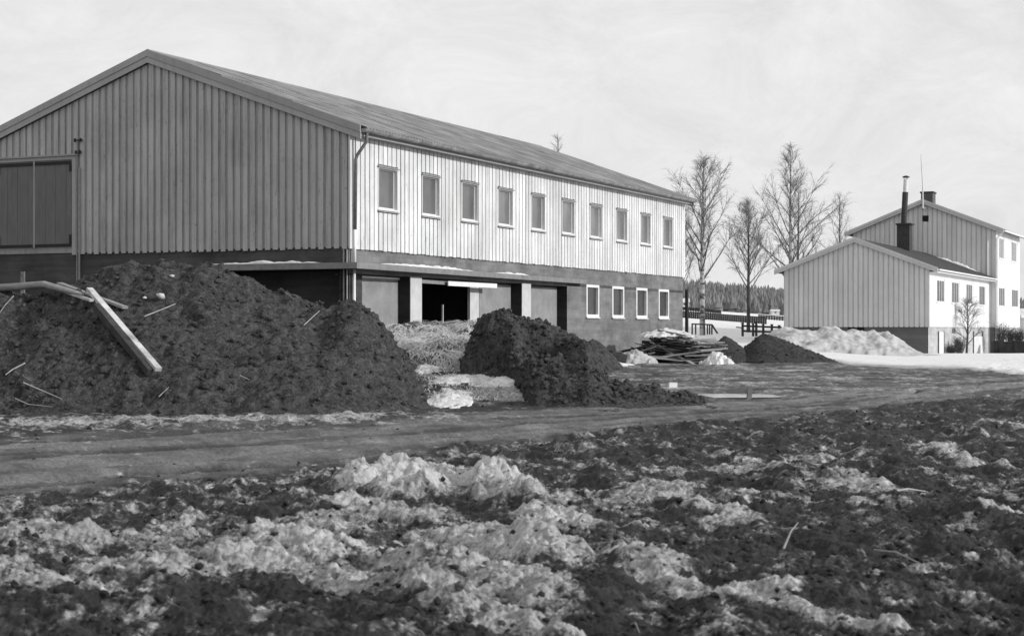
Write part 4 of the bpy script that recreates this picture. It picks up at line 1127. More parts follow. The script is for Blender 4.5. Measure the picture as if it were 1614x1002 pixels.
def foot_snow(px, py, d, rx, ry, h, label, seed):
    x_ = (px - 807) / F * d; snow_lump('snow_patch', x_, d, None, rx, ry, h, label, seed)
foot_snow(672, 572, 38.9, .36, .4, .10, 'bright snow patch high on the left flank below the straw bank', 21)
foot_snow(740, 586, 38.1, 1.0, .42, .09, 'long bright snow patch along the foot of the straw bank', 23)
foot_snow(792, 588, 37.8, .5, .5, .14, 'bright rounded snow patch against the hollowed earth mound', 27)
foot_snow(710, 618, 36.3, .48, 1.3, .07, 'snow patch running down towards the road between the two earth mounds', 25)
snow_lump('snow_layer', (1052 - 807) / F * 61.6, 61.6, pz + .98, .85, .6, .24, 'cap of snow on top of the lumber pile', 3)
snow_lump('snow_heap', (1108 - 807) / F * 62.5, 62.8, pz + .3, .95, .7, .5, 'smooth heap of snow behind the right end of the lumber pile', 5)
snow_lump('snow_heap', (1130 - 807) / F * 59.5, 59.4, None, .55, .6, .42, 'small bright heap of snow between the lumber pile and the gravel', 7)
snow_lump('snow_heap', (998 - 807) / F * 60.3, 60.2, None, .85, .6, .45, 'crumbled heap of snow at the left foot of the lumber pile', 9, 'snow_dirty')
snow_lump('snow_heap', (955 - 807) / F * 58.5, 58.5, None, .9, .8, .22, 'flat patch of snow at the foot of the masonry wall', 11)
m_ = MB(); cc = P(972, 552, 58.5); m_.box(-.28, .28, -.2, .2, -.2, .2); o = m_.build('crate', M['wood_dark'], loc=(cc.x, cc.y, gz(cc.x, cc.y) + .24)); o.rotation_euler = (0.05, .25, .3)
for s in (-.12, .0, .12):
    q = MB(); q.box(-.285, .285, -.21, -.2, s - .05, s + .05); q.build('slat', M['wood_dark'], o)
tag(o, 'dark wooden crate tipped in the snow left of the lumber pile', 'crate')
cc = P(1060, 606.5, 41.2)
m_ = MB(); m_.box(-.1, .1, -.07, .07, -.06, .06); o = m_.build('box', M['white_paint'], loc=(cc.x, cc.y, cc.z + .0)); o.rotation_euler = (0, .05, .2)
q = MB(); q.box(-.105, .105, -.075, .075, .06, .072); q.build('lid', M['sill_grey'], o)
tag(o, 'small white box lying behind the low tail of earth', 'box')
# ice puddle
pc = P(1160, 627, 40.2); n = 40
m_ = MB(); zz = gz(pc.x, pc.y) - .022
ring = [(pc.x + 1.2 * math.cos(a) * (1 + .2 * math.sin(3 * a + 1)), pc.y + 1.5 * math.sin(a) * (1 + .2 * math.cos(2 * a)), zz) for a in np.linspace(0, 2 * math.pi, n, endpoint=False)]
m_.add([(pc.x, pc.y, zz)] + ring, [(0, 1 + k, 1 + (k + 1) % n) for k in range(n)]); o = m_.build('ice_puddle', M['ice']); tag(o, kind='structure')
a = P(1181, 633, 38.6); m_ = MB(); m_.box(-.055, .055, -.02, .02, -.1, .19); o = m_.build('stake', M['wood_grey'], loc=(a.x, a.y, gz(a.x, a.y) + .05)); o.rotation_euler = (.05, .04, .3); tag(o, 'short flat stake standing at the edge of the ice puddle', 'stake')
def gstick(px0, py0, px1, py1, r, lb, lift=.05):
    (x0, y0), (x1, y1) = gpts([(px0, py0), (px1, py1)])
    p0 = Vector((x0, y0, ground_at(x0, y0) + lift)); p1 = Vector((x1, y1, ground_at(x1, y1) + lift)); mid_ = p0.lerp(p1, .5) + Vector((0, 0, .03))
    stick([p0, mid_, p1], r, 'wood_pale' if 'pale' in lb else 'wood_old', lb)
gstick(1402, 775, 1461, 771, .016, 'straight pale stick lying on the dark mud at the right', .07)
gstick(1378, 875, 1450, 892, .012, 'grey stick half sunk in the dark mud in the foreground', .05)
gstick(1235, 880, 1258, 855, .012, 'short grey stick poking up from the mud', .08)
gstick(1065, 778, 1085, 762, .012, 'short slanting grey stick beside a patch of snow', .08)
gstick(868, 893, 905, 890, .010, 'pale twig on the snow ridge in the foreground', .08)
gstick(995, 985, 1008, 1000, .008, 'thin grey straw at the bottom edge of the mud', .06)

# ------------------------------------------------------------------ pale house with low wing
C2 = np.array([(1464.5 - 807) / F * 80.0, 80.0])
house = tag(empty('pale_house', (C2[0], C2[1], 0), ROT), 'pale boarded house with a low wing, white sunlit side and a tall gabled block behind', 'house')
L2, W2 = 17.3, 6.95
h2v = W2 / 2; z2b = .17 + EYE; z2t = 2.87 + EYE; SL2 = .385; BZ = -.9
def boards_gable(parent, x_, W_, zb, zt, sl, pitch, wd, mat, name='board', z_floor=None):
    k = 0
    while k * pitch + wd < W_:
        a = k * pitch; b = a + wd; k += 1
        bot = zb - .03
        t0, t1 = zt + sl * min(a, W_ - a) - .02, zt + sl * min(b, W_ - b) - .02
        if z_floor is not None: bot = max(bot, z_floor(a) - .3)
        if bot > min(t0, t1): continue
        m_ = MB(); xo = x_ - .032 - random.uniform(0, .006)
        m_.hexa([(xo, a, bot), (xo, b, bot), (x_ - .002, b, bot), (x_ - .002, a, bot), (xo, a, t0), (xo, b, t1), (x_ - .002, b, t1), (x_ - .002, a, t0)]); m_.build(name, M[mat], parent)
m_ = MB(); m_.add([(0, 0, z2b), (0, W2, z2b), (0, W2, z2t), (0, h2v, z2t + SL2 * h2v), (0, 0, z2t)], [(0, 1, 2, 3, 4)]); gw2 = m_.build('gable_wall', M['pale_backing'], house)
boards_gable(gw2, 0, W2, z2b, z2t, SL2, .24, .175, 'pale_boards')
# long white side with triple windows
HW = [(1476.4, 1487.8), (1499.8, 1510.8), (1522.7, 1532.0), (1543.0, 1552.0)]
hwin = [(u_of(a, C2), u_of(b, C2)) for a, b in HW]
hz1, hz0 = z_at(440.0, C2, hwin[0][0]), z_at(475.8, C2, hwin[0][0])
bw_ = [(u_of(1502, C2), u_of(1507.5, C2), z_at(526.5, C2, 6), z_at(516.5, C2, 6)), (u_of(1524, C2), u_of(1529, C2), z_at(526, C2, 11), z_at(516.5, C2, 11))]
m_ = MB(); wall_holes(m_, 'x', 0, 0, L2, z2b, z2t + .1, [(a, b, hz0, hz1) for a, b in hwin], .12, 1); fw2 = m_.build('facade_wall', M['house_white'], house)
k = 0
while k * .24 < L2 - .2:
    a, b = k * .24, k * .24 + .205; k += 1
    spans = [(z2b - .03, z2t)]
    for h0, h1 in hwin:
        if b > h0 - .05 and a < h1 + .05: spans = [(z2b - .03, hz0 - .06), (hz1 + .06, z2t)]
    for z0, z1 in spans:
        m_ = MB(); m_.box(a, b, -.025, -.002, z0, z1); m_.build('board', M['house_white'], fw2)
def triple_window(parent, x0, x1, y_, z0, z1, mull=3, fm='house_white', gm='glass_dark'):
    f = MB(); t_ = .05
    f.box(x0, x1, y_ - .012, y_ + .04, z0, z0 + t_); f.box(x0, x1, y_ - .012, y_ + .04, z1 - t_, z1)
    n = mull
    for k in range(n + 1):
        xx = x0 + (x1 - x0 - t_) * k / n; f.box(xx, xx + t_ * (1.0 if k in (0, n) else 1.2), y_ - .011, y_ + .03, z0 + t_, z1 - t_)
    fo = f.build('window', M[fm], parent)
    for k in range(n):
        a = x0 + (x1 - x0 - t_) * k / n + t_ * .9; b = x0 + (x1 - x0 - t_) * (k + 1) / n + .01
        g = MB(); g.box(a, b, y_ + .001, y_ + .008, z0 + t_ * .9, z1 - t_ * .9); g.build('pane', M[gm], fo)
    s = MB(); s.box(x0 - .06, x1 + .06, y_ - .06, y_ - .026, z0 - .05, z0 + .0); s.build('sill', M['house_white'], fo)
    return fo
for a, b in hwin: triple_window(house, a, b, 0, hz0, hz1)
m_ = MB(); wall_holes(m_, 'x', .04, 0, L2, BZ, z2b + .02, bw_, .15, 1); m_.build('base_wall', M['plaster'], house)
for a, b, z0, z1 in bw_: triple_window(house, a, b, .08, z0, z1, 2, 'plaster')
# basement doors
for pa, pb, mt in ((1480, 1487.5, 'concrete_light'), (1535, 1549, 'plaster')):
    a, b = u_of(pa, C2), u_of(pb, C2); m_ = MB(); n = max(3, int((b - a) / .4)); 
    for k in range(n): m_.box(a + (b - a) * k / n + .015, a + (b - a) * (k + 1) / n - .015, .0, .038, -.6, z_at(523, C2, a) if pa < 1500 else z_at(530, C2, a))
    d_ = m_.build('basement_door', M['house_white'], house)
    m_ = MB(); m_.box(b, b + .12, -.02, .037, -.6, z_at(522, C2, a)); m_.box(a - .1, a, -.02, .037, -.6, z_at(522, C2, a)); m_.build('door_frame', M['wood_grey'], d_)
# grey plinth of the gable with two vents
yv = [(v_of(1336, C2), v_of(1347.5, C2)), (v_of(1350.5, C2), v_of(1362, C2))]
yv = [tuple(sorted(q)) for q in yv]
m_ = MB(); wall_holes(m_, 'y', .04, .0401, W2, BZ, z2b + .02, [(a, b, z2b - .28, z2b - .05) for a, b in yv], .2, 1); m_.build('plinth_wall', M['plaster_grey'], house)
for a, b in yv: m_ = MB(); m_.box(.12, .14, a - .01, b + .01, z2b - .29, z2b - .04); m_.build('vent', M['interior'], house)
m_ = MB(); m_.quad((0, W2, BZ), (L2, W2, BZ), (L2, W2, z2t), (0, W2, z2t)); m_.build('rear_wall', M['pale_boards'], house)
E2, G2 = .40, .18
rz2 = z2t + SL2 * h2v + .17
def slab_roof(parent, x0, x1, W_, hv_, ev, rz, sl, th, mat, name='roof'):
    m_ = MB()
    for s in (1, -1):
        ye = -ev if s == 1 else W_ + ev; ze = rz - sl * (hv_ + ev)
        m_.hexa([(x0, hv_, rz - th), (x1, hv_, rz - th), (x1, ye, ze - th), (x0, ye, ze - th), (x0, hv_, rz), (x1, hv_, rz), (x1, ye, ze), (x0, ye, ze)])
    return m_.build(name, mat, parent)
ro2 = slab_roof(house, -G2 + .04, L2, W2, h2v, E2, rz2, SL2, .14, M['dark_roof'])
bargeboards(house, -G2, -G2 + .03, h2v, W2, E2, rz2 + .035, SL2, .24, M['trim_pale'])
ez2 = rz2 - SL2 * (h2v + E2)
gutter(house, -G2, L2 - .05, -E2 - .075, ez2 - .05, .075, M['white_paint'])
m_ = MB(); m_.box(-G2 + .05, L2 - .02, -E2 + .002, -E2 + .03, ez2 - .19, ez2 - .142); m_.box(-.02, L2 - .02, -E2 + .032, -.028, ez2 - .19, ez2 - .16); m_.build('fascia', M['house_white'], house)
# tall block
TX = L2; OFF = .36
L3, W3 = 9.2, 8.0; h3v = W3 / 2; z3t = 5.58 + EYE; SL3 = .40
def ty(y): return y - OFF
m_ = MB(); m_.add([(TX, -OFF, BZ), (TX, W3 - OFF, BZ), (TX, W3 - OFF, z3t), (TX, h3v - OFF, z3t + SL3 * h3v), (TX, -OFF, z3t)], [(0, 1, 2, 3, 4)]); gw3 = m_.build('gable_wall', M['pale_backing'], house)
k = 0
while k * .27 + .2 < W3:
    a = k * .27; b = a + .2; k += 1
    t0, t1 = z3t + SL3 * min(a, W3 - a) - .02, z3t + SL3 * min(b, W3 - b) - .02
    bot = z2b if a < OFF + .1 else max(z2b, rz2 - SL2 * abs(min(a - OFF, W2 + .4) - h2v) - .1)
    xo = TX - .03 - random.uniform(0, .006)
    m_ = MB(); m_.hexa([(xo, ty(a), bot), (xo, ty(b), bot), (TX - .002, ty(b), bot), (TX - .002, ty(a), bot), (xo, ty(a), t0), (xo, ty(b), t1), (TX - .002, ty(b), t1), (TX - .002, ty(a), t0)]); m_.build('board', M['pale_boards'], gw3)
m_ = MB(); m_.box(TX - .03, TX - .003, -OFF + .0, -OFF + .3, -1.0, z2b - .02); m_.build('plinth', M['plaster_grey'], house)
C3 = np.array([C2[0] + OFF * D1[1], C2[1] - OFF * D1[0]])
W3p = [((1574.0, 1582.8), 425.0 + 27.3, 425 + 57.6), ((1594.3, 1604.0), 454.9, 484.0), ((1574.5, 1581.5), 374.0, 407), ((1594.0, 1601.5), 380.0, 412)]
holes3 = []
for (a, b), t_, bt in W3p:
    ua_, ub_ = u_of(a, C3), u_of(b, C3); holes3.append((ua_, ub_, z_at(bt, C3, ua_), z_at(t_, C3, ua_)))
z_lo = (holes3[0][2] + holes3[1][2]) / 2, (holes3[0][3] + holes3[1][3]) / 2
z_hi = (holes3[2][2] + holes3[3][2]) / 2, (holes3[2][3] + holes3[3][3]) / 2
holes3 = [(a, b, *(z_lo if k < 2 else z_hi)) for k, (a, b, _, _) in enumerate(holes3)]
m_ = MB(); wall_holes(m_, 'x', -OFF, TX, TX + L3, z2b, z3t + .1, holes3, .12, 1); fw3 = m_.build('facade_wall', M['house_white'], house)
for a, b, z0, z1 in holes3: triple_window(house, a, b, -OFF, z0, z1, 3, gm='glass' if z0 > z2t else 'glass_dark')
k = 0
while k * .27 < L3 - .25:
    a, b = TX + k * .27, TX + k * .27 + .23; k += 1
    spans = [(z2b - .03, z3t)]
    for h in sorted(holes3, key=lambda q: q[2]):
        if b > h[0] - .05 and a < h[1] + .05:
            last = spans.pop(); spans += [(last[0], h[2] - .06), (h[3] + .06, last[1])]
    for z0, z1 in spans:
        m_ = MB(); m_.box(a, b, -OFF - .025, -OFF - .002, z0, z1); m_.build('board', M['house_white'], fw3)
m_ = MB(); m_.quad((TX, -OFF + .03, BZ), (TX + L3, -OFF + .03, BZ), (TX + L3, -OFF + .03, z2b), (TX, -OFF + .03, z2b)); m_.quad((TX + L3, -OFF, BZ), (TX + L3, W3 - OFF, BZ), (TX + L3, W3 - OFF, z3t), (TX + L3, -OFF, z3t))
m_.add([(TX + L3, -OFF, z3t), (TX + L3, W3 - OFF, z3t), (TX + L3, h3v - OFF, z3t + SL3 * h3v)], [(0, 1, 2)]); m_.quad((TX, W3 - OFF, BZ), (TX + L3, W3 - OFF, BZ), (TX + L3, W3 - OFF, z3t), (TX, W3 - OFF, z3t)); m_.build('base_wall', M['plaster'], house)
rz3 = z3t + SL3 * h3v + .2
tall = empty('tall_roof', (0, -OFF, 0), 0, house)
slab_roof(tall, TX - .2, TX + L3 + .3, W3, h3v, .42, rz3, SL3, .15, M['dark_roof'], 'roof_slab')
bargeboards(tall, TX - .24, TX - .21, h3v, W3, .42, rz3 + .035, SL3, .26, M['trim_pale'])
ez3 = rz3 - SL3 * (h3v + .42)
gutter(tall, TX - .2, TX + L3 + .3, -.42 - .08, ez3 - .06, .08, M['white_paint'])
dp = MB(); dp.tube([(TX - .1, -.45 - OFF, ez3 - .1), (TX + .02, -OFF - .09, ez3 - .5), (TX + .02, -OFF - .09, -.6)], .05, 8); dp.build('downpipe', M['white_paint'], house)
dp = MB(); dp.tube([(TX - .08, .05, z3t - .6), (TX - .08, .05, -.6)], .035, 6); dp.build('conduit', M['white_paint'], house)
m_ = MB(); vv = v_of(1459, C2, TX); zz = z_at(344.5, C2, TX, vv); m_.box(TX - .045, TX - .033, vv - .17, vv + .17, zz - .17, zz + .17); m_.build('vent', M['interior'], house)
# antenna pole on the tall gable
m_ = MB(); va = v_of(1456, C2, TX - .15); m_.tube([(TX - .36, va, z_at(329, C2, TX, va)), (TX - .36, va + .02, z_at(290, C2, TX, va)), (TX - .36, va + .12, z_at(245, C2, TX, va))], [.045, .035, .02], 8); m_.box(TX - .4, TX - .033, va - .12, va - .05, z_at(329, C2, TX, va) - .03, z_at(329, C2, TX, va) + .03); m_.build('antenna_pole', M['metal_light'], house)
# brick chimney on the tall roof
def roof_u(px, py, rz, sl, hv_, yoff, C):
    best = None
    return best
cu = TX + 2.2; cy_ = h3v - OFF - .15
xs = []
for px in (1451.5, 1470.0): xs.append(v_of(px, C2, cu))
ztop = z_at(301.5, C2, cu, cy_)
m_ = MB(); m_.box(cu, cu + .9, min(xs), max(xs), rz3 - .6, ztop); ch = m_.build('chimney', M['brick_chimney'], house)
m_ = MB(); m_.box(cu - .05, cu + .95, min(xs) - .05, max(xs) + .05, ztop - .09, ztop); m_.build('chimney_cap', M['masonry_dark'], ch)
# steel flue on the low roof
fu = 9.3
va_, vb_ = v_of(1433.5, C2, fu), v_of(1413.5, C2, fu)
m_ = MB(); m_.box(fu, fu + .75, va_, vb_, rz2 - SL2 * (h2v - va_) - .3, z_at(354, C2, fu, va_)); fl = m_.build('flue_base', M['rust'], house)
m_ = MB(); m_.box(fu - .06, fu + .81, va_ - .1, vb_ + .06, z_at(354, C2, fu, va_), z_at(351.5, C2, fu, va_)); m_.build('flange', M['rust'], fl)
vf0, vf1 = v_of(1424.5, C2, fu + .4), v_of(1428.0, C2, fu + .4)
zf = [z_at(q, C2, fu + .4, vf0) for q in (352, 303, 302, 283, 282)]
m_ = MB(); m_.tube([(fu + .4, vf0, zf[0]), (fu + .4, (vf0 * .3 + vf1 * .7), zf[1])], .155, 12); pf = m_.build('flue_pipe', M['rust'], house, smooth=False)
m_ = MB(); m_.tube([(fu + .4, (vf0 * .3 + vf1 * .7), zf[1] + .0), (fu + .4, vf1, zf[3])], .125, 12); m_.build('flue_section', M['metal_light'], pf)
m_ = MB(); m_.tube([(fu + .4, vf1, zf[4] + .06), (fu + .4, vf1, zf[4] + .12), (fu + .4, vf1, zf[4] + .17)], [.19, .18, .03], 12); 
for a in (0, 2.1, 4.2): m_.tube([(fu + .4 + .1 * math.cos(a), vf1 + .1 * math.sin(a), zf[3] - .05), (fu + .4 + .1 * math.cos(a), vf1 + .1 * math.sin(a), zf[4] + .08)], .012, 4)
m_.build('flue_cap', M['rust'], pf)
# snow along the tall gable on the low roof
va_, vb_ = v_of(1542, C2, TX - .4), v_of(1476, C2, TX - .5)
snow_ridge('snow_strip', [loc(C2, TX - .35, va_, rz2 - SL2 * (h2v - va_) - .005), loc(C2, TX - .35, vb_, rz2 - SL2 * (h2v - vb_) - .005)], .5, .14, 'strip of snow on the dark low roof along the tall gable of the pale house', 13)
# low dark wall and yard edge by the house
wl = MB(); a, b = P(1566, 560, 92.5), P(1640, 552, 90.0)
for k in range(22):
    t0, t1 = k / 22, (k + 1) / 22
    q0, q1 = a.lerp(b, t0), a.lerp(b, t1); r_ = random.uniform(-.05, .05)
    wl.hexa([(q0.x, q0.y + r_, -.9), (q1.x, q1.y + r_, -.9), (q1.x, q1.y + .5, -.9), (q0.x, q0.y + .5, -.9)] + [(q0.x, q0.y + r_, P(0, 538, 92).z + r_), (q1.x, q1.y + r_, P(0, 537.5, 92).z + r_), (q1.x, q1.y + .5, P(0, 537.5, 92).z + r_), (q0.x, q0.y + .5, P(0, 538, 92).z + r_)])
tag(wl.build('garden_wall', M['hedge']), 'low dark stone wall beside the white side of the pale house', 'wall', kind='thing')

# ------------------------------------------------------------------ trees
def birch(name, base, height, spread, label, seed, trunk_r=.13, first=.22, dens=1.0, lean=(0, 0), mat='birch', n_limb=34, droop=.25, up=1.0):
    rr = random.Random(seed)
    root = tag(empty(name, base), label, 'tree')
    tr = MB(); npt = 12; pts = []; rad = []
    for k in range(npt):
        t = k / (npt - 1)
        pts.append(Vector((lean[0] * t * height + .05 * math.sin(3 * t + seed), lean[1] * t * height, t * height - (.25 if k == 0 else 0)))); rad.append(trunk_r * (1 - t) ** .8 + .012)
    tr.tube(pts, rad, 9); tr.build('trunk', M[mat], root, smooth=True)
    def at(t):
        f = t * (npt - 1); i = min(int(f), npt - 2); return pts[i].lerp(pts[i + 1], f - i)
    br = MB(); tw = MB()
    for k in range(n_limb):
        t = first + (0.97 - first) * ((k + rr.random()) / n_limb) ** .9
        az = k * 2.4 + rr.uniform(-.5, .5)
        ln = spread * height * (1 - t) ** .95 * rr.uniform(.55, 1.15) + .18
        el = math.radians(rr.uniform(30, 50)) * up + t * .45
        d = Vector((math.cos(az) * math.cos(el), math.sin(az) * math.cos(el), math.sin(el)))
        p = at(t); lp = [p.copy()]; lr = [max(.012, trunk_r * .42 * (1 - t) + .008)]
        ns = 6
        for s in range(ns):
            d = (d + Vector((rr.gauss(0, .07), rr.gauss(0, .07), rr.gauss(0.03, .06)))).normalized()
            p = p + d * (ln / ns); lp.append(p.copy()); lr.append(lr[0] * (1 - (s + 1) / (ns + 1)))
        br.tube(lp, lr, 5, cap=False)
        nsub = int((5 + ln * 3.2) * dens)
        for q in range(nsub):
            f = rr.uniform(.2, 1) * ns; i = min(int(f), ns - 1); sp = lp[i].lerp(lp[i + 1], f - i)
            a2 = rr.uniform(0, 6.28); sd_ = (d + Vector((math.cos(a2), math.sin(a2), rr.uniform(-.1, .6))) * .7).normalized()
            sl_ = ln * rr.uniform(.18, .38) + .2; sp1 = sp + sd_ * sl_ * .5; sp2 = sp + sd_ * sl_ + Vector((0, 0, -droop * sl_ * .3))
            br.tube([sp, sp1, sp2], [.011, .008, .004], 3, cap=False)
            for z_ in range(int(11 * dens)):
                g = rr.uniform(.1, 1); tp = sp.lerp(sp1, g * 2) if g < .5 else sp1.lerp(sp2, g * 2 - 1)
                td = (sd_ + Vector((rr.gauss(0, .55), rr.gauss(0, .55), rr.gauss(.1, .4)))).normalized(); tl = rr.uniform(.2, .6)
                t1 = tp + td * tl * .55; t2 = tp + td * tl + Vector((0, 0, -droop * tl))
                tw.tube([tp, t1, t2], [.0055, .0045, .0025], 3, cap=False)
    br.build('branches', M['branch'], root); tw.build('twigs', M['twig'], root)
    return root
def tree_at(px, py_base, d): v = P(px, py_base, d); return (v.x, v.y, gz(v.x, v.y))
T = [('birch_tree', 1107, 92.0, 252, .64, 'tall bare birch with a white trunk behind the wooden stair rail', 3, .15, .30),
     ('birch_tree', 1181, 97.0, 322, .6, 'shorter dark bare birch behind the post fence', 5, .10, .28),
     ('birch_tree', 1244, 104.0, 232, .56, 'tallest bare birch rising behind the corner of the pale house', 8, .14, .2),
     ('birch_tree', 1258, 108.0, 300, .56, 'bushy bare birch just behind the tallest one', 11, .10, .2),
     ('birch_tree', 1322, 118.0, 306, .40, 'faint bare birch showing above the low roof of the pale house', 14, .10, .2),
     ('birch_tree', 1075, 118.0, 330, .44, 'bare birch half hidden behind the far corner of the long building', 17, .09, .2),
     ('birch_tree', 883, 112.0, 212, .28, 'bare treetop poking over the ridge of the corrugated roof', 19, .13, .3)]
for nm, px, d, ptop, spd, lb, sd_, tr_, fi in T:
    b = tree_at(px, 525, d); hgt = EYE + (HZ - ptop) / F * d - b[2]
    birch(nm, b, hgt, spd, lb, sd_, tr_, fi, dens=.9 if px not in (883, 1322, 1258) else .6, lean=(rng.normal() * .015, 0), mat='birch' if sd_ in (3, 8) else 'bark_dark')
# small tree and bushes by the house
b = P(1524, 563, 86.0); birch('young_tree', (b.x, b.y, gz(b.x, b.y)), 2.55, .6, 'small bare fruit tree in the snow before the white side of the pale house', 31, .05, .2, .7, mat='bark_dark', n_limb=16)
def bush(px, d, h, w_, label, seed):
    rr = random.Random(seed); v = P(px, 0, d); m_ = MB(); z0 = gz(v.x, v.y) if seed < 50 else P(0, 538, d).z - .1
    for k in range(46):
        a = rr.uniform(0, 6.28); r_ = w_ * rr.random() ** .5; t_ = Vector((v.x + math.cos(a) * r_, d + math.sin(a) * r_ * .6, z0 + h * rr.uniform(.55, 1)))
        b0 = Vector((v.x + math.cos(a) * r_ * .3, d + math.sin(a) * r_ * .2, z0 - .1)); md = b0.lerp(t_, .5) + Vector((rr.gauss(0, .06), 0, rr.gauss(0, .05)))
        m_.tube([b0, md, t_], [.014, .01, .004], 4, cap=False)
        for q in range(6):
            s0 = b0.lerp(t_, rr.uniform(.3, 1)); s1 = s0 + Vector((rr.gauss(0, .22), rr.gauss(0, .15), rr.uniform(0, .3)))
            m_.tube([s0, s1], [.008, .003], 3, cap=False)
    tag(m_.build('bush', M['bark_dark']), label, 'bush')
bush(1577, 93.6, 1.15, .5, 'bare tangled bush above the low dark wall next to the downpipe', 61)
bush(1592, 94.2, .8, .45, 'smaller bare bush above the middle of the low dark wall', 62)
bush(1607, 94.0, .75, .3, 'bare bush above the low dark wall, farthest from the house downpipe', 63)
bush(1512, 84.5, .9, .35, 'scrubby bare bush sprouting from the snow left of the small fruit tree', 41)
bush(1500, 83.6, .4, .3, 'tiny scrub in the snow under the basement window', 42)

# ------------------------------------------------------------------ stair rail, fences, far sheds
d = 86.0; rail = tag(empty('stair_rail', P(1090, 526, d)), 'dark wooden stair railing with balusters at the foot of the white birch', 'railing')
o0 = rail.location.copy()
def rl(px, py, dd=d): return P(px, py, dd) - o0
m_ = MB(); m_.bar(rl(1090, 510.5), rl(1122, 511.5), .10, .07); m_.bar(rl(1122, 511.5), rl(1131, 525.5), .10, .08); m_.build('handrail', M['fence_wood'], rail)
for k, px in enumerate((1091, 1096.5, 1110, 1115, 1118.5, 1122)):
    q = MB(); q.bar(rl(px, 511), rl(px, 527), .09 if k in (0, 5) else .06, .07); q.build('baluster' if k not in (0, 5) else 'post', M['fence_wood'], rail)
d = 88.0; fen = tag(empty('post_fence', P(1190, 528, d)), 'dark post and rail fence in the snow beside the shorter birch', 'fence')
o0 = fen.location.copy()
for px, py, w_ in ((1170.5, 509, .16), (1187, 510, .12), (1192, 508.5, .15), (1203, 510.5, .12), (1216.5, 511.5, .12), (1228, 513, .11)):
    q = MB(); q.bar(P(px, py, d) - o0, P(px, 530, d) - o0, w_, .11); q.bar(P(px, py - .8, d) - o0, P(px, py, d) - o0, w_ + .09, .16); q.build('post', M['fence_wood'], fen)
for y0, y1 in ((513.5, 516), (521.5, 523.5)):
    q = MB(); q.bar(P(1170, y0, d + .09) - o0, P(1232, y1, d + .09) - o0, .05, .10); q.build('rail', M['fence_wood'], fen)
q = MB(); q.bar(P(1160, 515.5, d + .1) - o0, P(1171, 516.5, d + .1) - o0, .05, .06); q.build('rail', M['fence_wood'], fen)
def field_fence(pa, pb, da, db, n, h, label, sag=0.0):
    a = P(pa[0], pa[1], da); b = P(pb[0], pb[1], db); ro = tag(empty('field_fence', a), label, 'fence'); o0 = ro.location.copy()
    prev = None
    for k in range(n):
        p = a.lerp(b, k / (n - 1)); q = MB(); q.bar(p - o0 + Vector((0, 0, -h - .3)), p - o0, .16, .14); q.build('post', M['fence_wood'], ro)
    for f in (.15, .5, .85):
        q = MB(); q.bar(a - o0 + Vector((0, .09, -h * f)), b - o0 + Vector((0, .09, -h * f)), .04, .13); q.build('rail', M['fence_wood'], ro)
field_fence((1060, 489.5), (1207, 499.5), 158, 150, 44, .55, 'long dark fence crossing the snowy field behind the birches')
field_fence((1070, 482.8), (1136, 489.0), 235, 228, 26, .4, 'shorter faint fence higher up the snowy field, left part')
field_fence((1196, 495.5), (1250, 499.5), 215, 210, 14, .5, 'fence on the snowy field beside the pale far shed')
def far_house(px0, px1, py_top, py_wall, py_base, d, label, name='shed', wallm='far_wall', roofm='snow'):
    a, b = P(px0, py_base, d), P(px1, py_base, d); ro = tag(empty(name, ((a.x + b.x) / 2, d, a.z)), label, name)
    w_ = (b.x - a.x) / 2; h = (py_base - py_wall) / F * d; rh = (py_base - py_top) / F * d; dp_ = w_ * 1.2
    m_ = MB(); m_.box(-w_, w_, -dp_, dp_, -1, h); m_.build('wall', M[wallm], ro)
    m_ = MB(); v_ = [(-w_ - .2, -dp_ - .2, h), (w_ + .2, -dp_ - .2, h), (w_ + .2, dp_ + .2, h), (-w_ - .2, dp_ + .2, h), (-w_ - .2, 0, rh), (w_ + .2, 0, rh)]
    m_.add(v_, [(0, 1, 5, 4), (2, 3, 4, 5), (0, 4, 3), (1, 2, 5), (0, 3, 2, 1)]); m_.build('roof', M[roofm], ro)
    m_ = MB(); m_.box(-.3 * w_, .2 * w_, -dp_ - .04, -dp_ - .005, h * .3, h * .75); m_.build('window', M['glass_dark'], ro)
    return ro
far_house(1215.5, 1227.5, 487.6, 490.2, 494.6, 390, 'small pale shed with a snowy roof at the edge of the far forest')
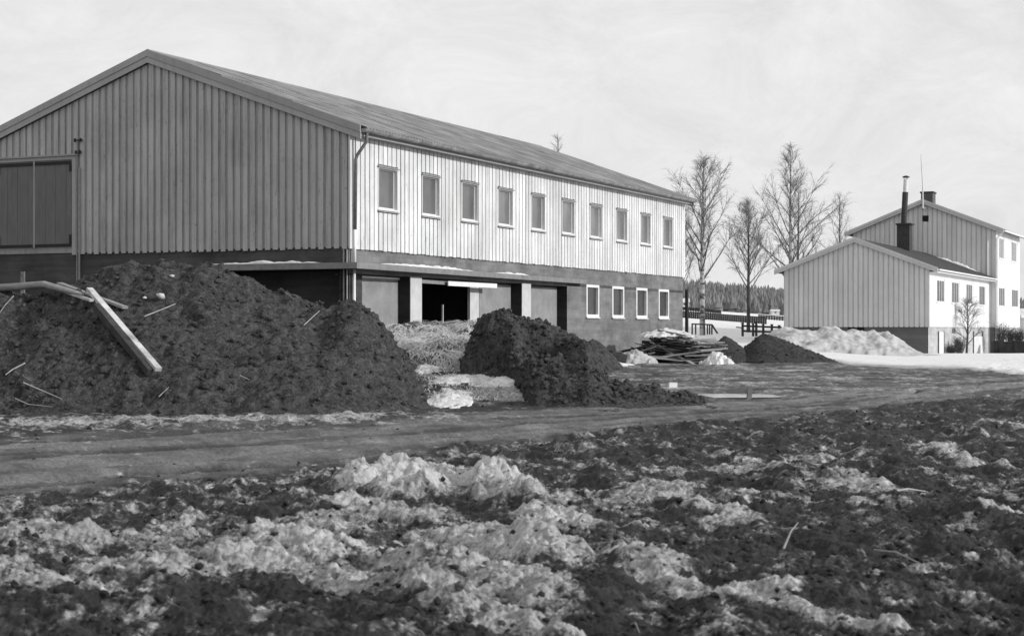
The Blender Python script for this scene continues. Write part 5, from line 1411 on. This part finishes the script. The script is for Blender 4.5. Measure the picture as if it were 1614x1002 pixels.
far_house(1072, 1085, 470.0, 476.0, 483.0, 330, 'white cottage at the forest edge right behind the long building corner', 'cottage')
fh = far_house(1608, 1640, 486.0, 501.0, 520.0, 130, 'neighbour house with a snow-covered roof at the right edge of the view', 'house', 'pale_boards')

# ------------------------------------------------------------------ hill and forest
hp = [(-900, 30), (-300, 26), (0, 20), (60, 14.5), (100, 11), (127, 7.5), (190, 4), (300, 2.5), (420, 5), (700, 15), (1200, 25)]
def hill_z(x, y):
    t = sstep(420, 800, y)
    crest = interp(x * 800 / y, hp)
    return base_z(x, y) * 1.0 - .6 + t * (crest + 2.5 * fbm2(x / 90, y / 90, 4, 41)) + 0.8 * fbm2(x / 20, y / 20, 3, 45) * t
hx = np.linspace(-700, 900, 160); hy = np.geomspace(400, 1500, 50)
gx, gy = np.meshgrid(hx, hy); gx = gx.reshape(-1); gy = gy.reshape(-1)
hc = np.stack([gx, gy, hill_z(gx, gy)], 1)
tag(grid_mesh('hill', hc, len(hy), len(hx), M['snow']), kind='structure')
V, Fc = [], []
rr = np.random.default_rng(5)
N = 9000
fy = rr.uniform(430, 830, N); fx = fy * rr.uniform(-.04, .34, N)
fd = fbm2(fx / 55, fy / 40, 3, 47) + .5 * fbm2(fx / 14, fy / 14, 2, 48)
keep = (fd > np.where(fy < 540, -.75, .02))
fx, fy = fx[keep], fy[keep]; fz = hill_z(fx, fy)
for x_, y_, z_ in zip(fx, fy, fz):
    h = rr.uniform(2.5, 5.5); r = h * rr.uniform(.28, .5)
    for (zb, zt, rk) in ((.05, .55, 1.0), (.3, .8, .72), (.58, 1.0, .42)):
        b = len(V); a0 = rr.random() * 6
        for k in range(5):
            a = a0 + k * 1.257; q = r * rk * rr.uniform(.7, 1.2); V.append((x_ + q * math.cos(a), y_ + q * math.sin(a), z_ + h * zb - .3 * rr.random()))
        V.append((x_, y_, z_ + h * zt)); Fc += [(b + k, b + (k + 1) % 5, b + 5) for k in range(5)]
tag(blades('forest', V, Fc, M['forest']), 'dark conifer forest covering the hill behind the snowy field', 'forest', kind='stuff')
